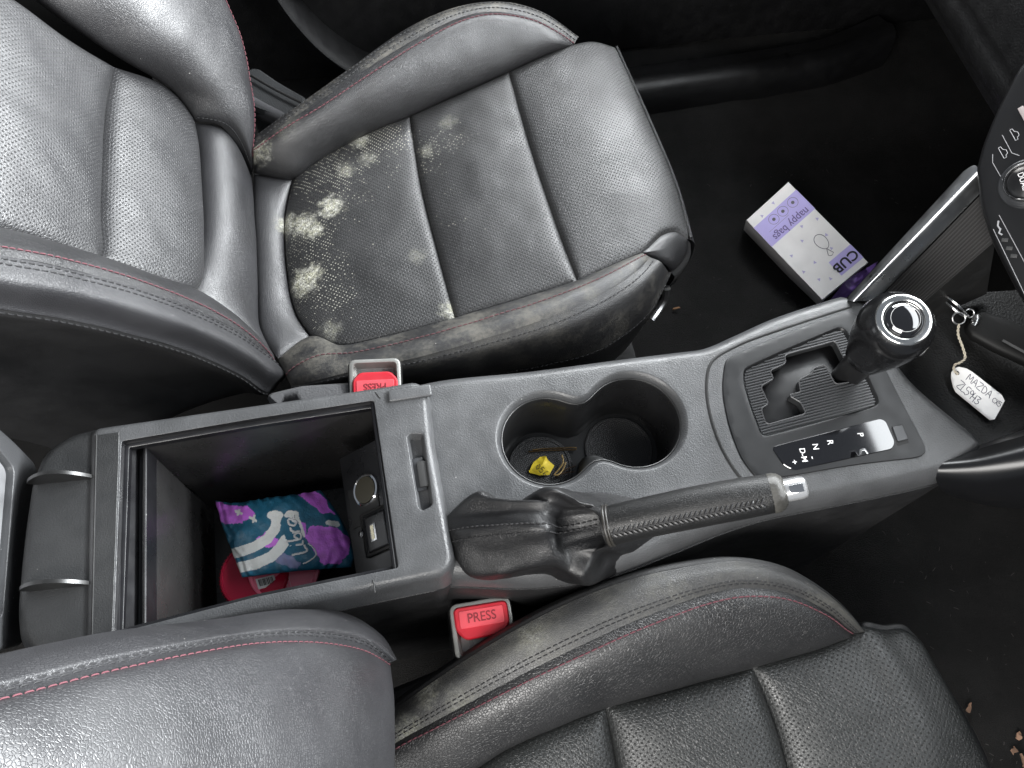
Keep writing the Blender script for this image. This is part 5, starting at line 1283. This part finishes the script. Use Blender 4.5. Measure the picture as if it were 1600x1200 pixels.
bm = BM(); tube(bm, spline(pts((878, 711, ZF + .004), (880, 722, ZF + .004), (872, 735, ZF + .003), (866, 742, ZF + .002), (872, 742, ZF + .003), (879, 735, ZF + .002), (884, 722, ZF + .003)), 40), .0007, seg=6); build('loop', bm, plain('band_tan', (.35, .24, .09), .5), rb_t)
for k_, (a, b, lab) in enumerate((((872, 742), (900, 728), 'upper brown twig lying beside the yellow ticket'), ((868, 745), (898, 737), 'lower brown twig lying beside the yellow ticket'))):
    t_w = thing('twig', lab, 'twig', at(*a, ZF), 'twigs in the cup holder')
    bm = BM(); A_, B_2 = at(*a, ZF + .001), at(*b, ZF + .003); tube(bm, spline([A_, lerp(A_, B_2, .5) + np.array((0, .001, .0008)), B_2], 14), [.0007 - .0003*i/13 for i in range(14)], seg=6); build('stick', bm, plain('twig_brown', (.06, .03, .014), .7), t_w)

# ------------------------------------------------------------------ nappy bag box on the carpet
nb_ = thing('cardboard_box', 'white and lilac cardboard box of nappy bags lying on the carpet', 'box', at(1265, 380, -.395))
bP = at(1265, 380, -.335); bN = np.array((-.34, -.30, .9)); bN /= np.linalg.norm(bN)
bo_ = lambda px, py, h=0: onp(px, py, bP, bN, h)
c00, c10, c11, c01 = bo_(1285, 469), bo_(1357, 410), bo_(1232, 284), bo_(1166, 344)      # near end -> far end
def bq(a, b, h=0): return (1-b)*((1-a)*c00 + a*c10) + b*((1-a)*c01 + a*c11) + bN*h        # a across, b along
TH = .056
bm = BM(); G = []
for h in (0, -.0012, -TH + .001, -TH):
    ins2 = .006 if h in (0, -TH) else 0
    ring_ = [bq(a, b, h) for a, b in ((ins2, ins2), (1-ins2, ins2), (1-ins2, 1-ins2), (ins2, 1-ins2))]; G.append([lerp(ring_[k], ring_[(k+1) % 4], t) for k in range(4) for t in np.linspace(0, 1, 10, endpoint=False)])
V = grid_faces(bm, G, closed_u=True); bm.faces.new(V[0]); bm.faces.new(list(reversed(V[-1]))); bmesh.ops.recalc_face_normals(bm, faces=bm.faces)
M_CARD = plain('card_white', (.84, .82, .81), .45, var=.04)
carton = build('carton', bm, M_CARD, nb_, smooth=30)
M_LILAC = plain('print_lilac', (.50, .44, .80), .45, var=.04); M_LILAC2 = plain('print_pale_lilac', (.50, .46, .68), .45); M_GREYINK = plain('print_grey', (.13, .12, .14), .5); M_DARKINK = plain('print_dark', (.012, .012, .02), .5)
def decal(name, P, h, mat, par=carton):
    bm = BM(); vs = [bm.verts.new(tuple(bq(a, b, h))) for a, b in P]; bm.faces.new(vs); bm.normal_update()
    for f in bm.faces:
        if f.normal.dot(Vector(bN)) < 0: f.normal_flip()
    return build(name, bm, mat, par, smooth=0)
decal('printed_band', [(0.0, .90), (.0, .66), (.62, .66), (1, .66), (1, .90), (.5, .90)], .0003, M_LILAC)
decal('printed_block', [(.52, .06), (.52, .22), (1, .22), (1, .06)], .0003, M_LILAC)
ba = bq(0, .5) - bq(1, .5); bb_ = bq(.5, 0) - bq(.5, 1)        # the print reads from the far side: right = towards a=0, up = towards the near end
text_part('lettering', 'CUB', M_DARKINK, carton, bq(.74, .135, .0006), ba, bb_, .020, bold=.0004, sx=1.0)
text_part('lettering', 'nappy bags', plain('print_violet', (.16, .12, .30), .5), carton, bq(.52, .70, .0006), ba, bb_, .0165, bold=.0001, sx=.88)
for a, wdt in ((.30, .2), (.22, .26)):
    pass
for k_, a in enumerate((.80, .57, .36)):
    bm = BM(); c_ = bq(a, .835, .0004); e1_ = ba/np.linalg.norm(ba); e2_ = np.cross(bN, e1_)
    tube(bm, [c_ + .0075*(math.cos(t)*e1_ + math.sin(t)*e2_) for t in np.linspace(0, 2*math.pi, 28, endpoint=False)], .0003, seg=4, closed=True); build('round_mark', bm, M_GREYINK, carton)
    bm = BM(); lathe(bm, [(.0026, 0), (.0024, .0003), (.0001, .0003)], c_, bN, 10); build('mark_centre', bm, M_GREYINK, carton)
bm = BM(); tube(bm, [bq(.15, .775, .0004), bq(.60, .775, .0004)], .0002, seg=4); build('small_print', bm, M_GREYINK, carton)
for a, b in ((.9, .58), (.82, .42), (.62, .62), (.2, .16), (.35, .30), (.10, .30), (.55, .95), (.25, .93), (.35, .10), (.72, .30), (.14, .48), (.45, .52)):
    rr2 = .02; t = random.uniform(0, 6.28)
    decal('confetti_triangle', [(a + .032*math.cos(t + q), b + .020*math.sin(t + q)) for q in (0, 2.1, 4.2)], .0004, M_LILAC2)
# balloon outline of the print
bm = BM(); tube(bm, [bq(.68 + .10*math.cos(t)*(1 + .12*math.sin(t)), .40 + .075*math.sin(t), .0004) for t in np.linspace(0, 2*math.pi, 36, endpoint=False)], .00045, seg=5, closed=True); build('balloon_outline', bm, M_GREYINK, carton)
bm = BM(); tube(bm, [bq(.66, .325, .0004), bq(.60, .27, .0004), bq(.64, .25, .0004), bq(.70, .26, .0004), bq(.66, .325, .0004)], .00045, seg=5); build('balloon_knot', bm, M_GREYINK, carton)
pb_ = thing('purple_bag', 'crumpled glossy purple plastic bag at the end of the nappy bag box', 'plastic bag', at(1335, 440, -.395))
bl_ = coons(pts((1296, 470, -.385), (1330, 462, -.375), (1362, 436, -.38)), pts((1322, 438, -.35), (1345, 424, -.34), (1372, 408, -.36)), pts((1296, 470, -.385), (1322, 438, -.35)), pts((1362, 436, -.38), (1372, 408, -.36)), 40, 24, bulge=.012, wrinkle=.009, wscale=60)
bm = BM(); grid_faces(bm, bl_[0], flip=bl_[2]); bmesh.ops.solidify(bm, geom=bm.faces[:], thickness=.002); build('film', bm, plain('purple_film', (.20, .11, .38), .25, coat=.4), pb_, smooth=80)

# ------------------------------------------------------------------ litter
for k_, (px, py, s_, lab) in enumerate(((1514, 1104, .008, 'small pale wood chip lying alone on the near carpet'), (1592, 1150, .009, 'wood chip at the right edge, topmost of the cluster'), (1585, 1172, .008, 'wood chip at the right edge, middle of the cluster'), (1597, 1188, .010, 'wood chip at the right edge, lowest of the cluster'), (1056, 481, .006, 'small brown leaf scrap on carpet beside the far seat corner'))):
    zz = -.392; c_ = at(px, py, zz)
    bm = BM(); a = random.uniform(0, 3)
    box(bm, c_, (s_*1.3, s_*.45, .0012), np.array(((math.cos(a), -math.sin(a), 0), (math.sin(a), math.cos(a), .2), (0, -.2, 1))))
    bmesh.ops.subdivide_edges(bm, edges=bm.edges, cuts=3, use_grid_fill=True)
    for v in bm.verts: v.co += noise.noise_vector(v.co*170)*.0034
    o = build('wood_chip' if k_ < 4 else 'leaf_scrap', bm, plain('chip_tan', (.22, .13, .085), .85, var=.4) if k_ < 4 else plain('leaf_brown', (.25, .13, .06), .7), None, smooth=40)
    tag(o, lab, 'wood chip' if k_ < 4 else 'leaf scrap', 'wood chips on the carpet' if k_ < 4 else None)
bm = BM()
for _ in range(130):
    px, py = (random.uniform(1040, 1500), random.uniform(140, 540)) if random.random() < .6 else (random.uniform(1380, 1600), random.uniform(820, 1200))
    c_ = at(px, py, -.392); a = random.uniform(0, 6.28); l_ = random.uniform(.0006, .0035); d_ = np.array((math.cos(a), math.sin(a), random.uniform(-.1, .3)))*l_
    tube(bm, [c_ - d_, c_ + d_*.3 + np.array((0, 0, .0005)), c_ + d_], random.uniform(.0001, .00028), seg=4)
o = build('carpet_lint', bm, plain('lint_grey', (.09, .085, .08), .9)); tag(o, 'fine pale lint and hairs scattered over the black carpet', 'lint', kind='stuff')
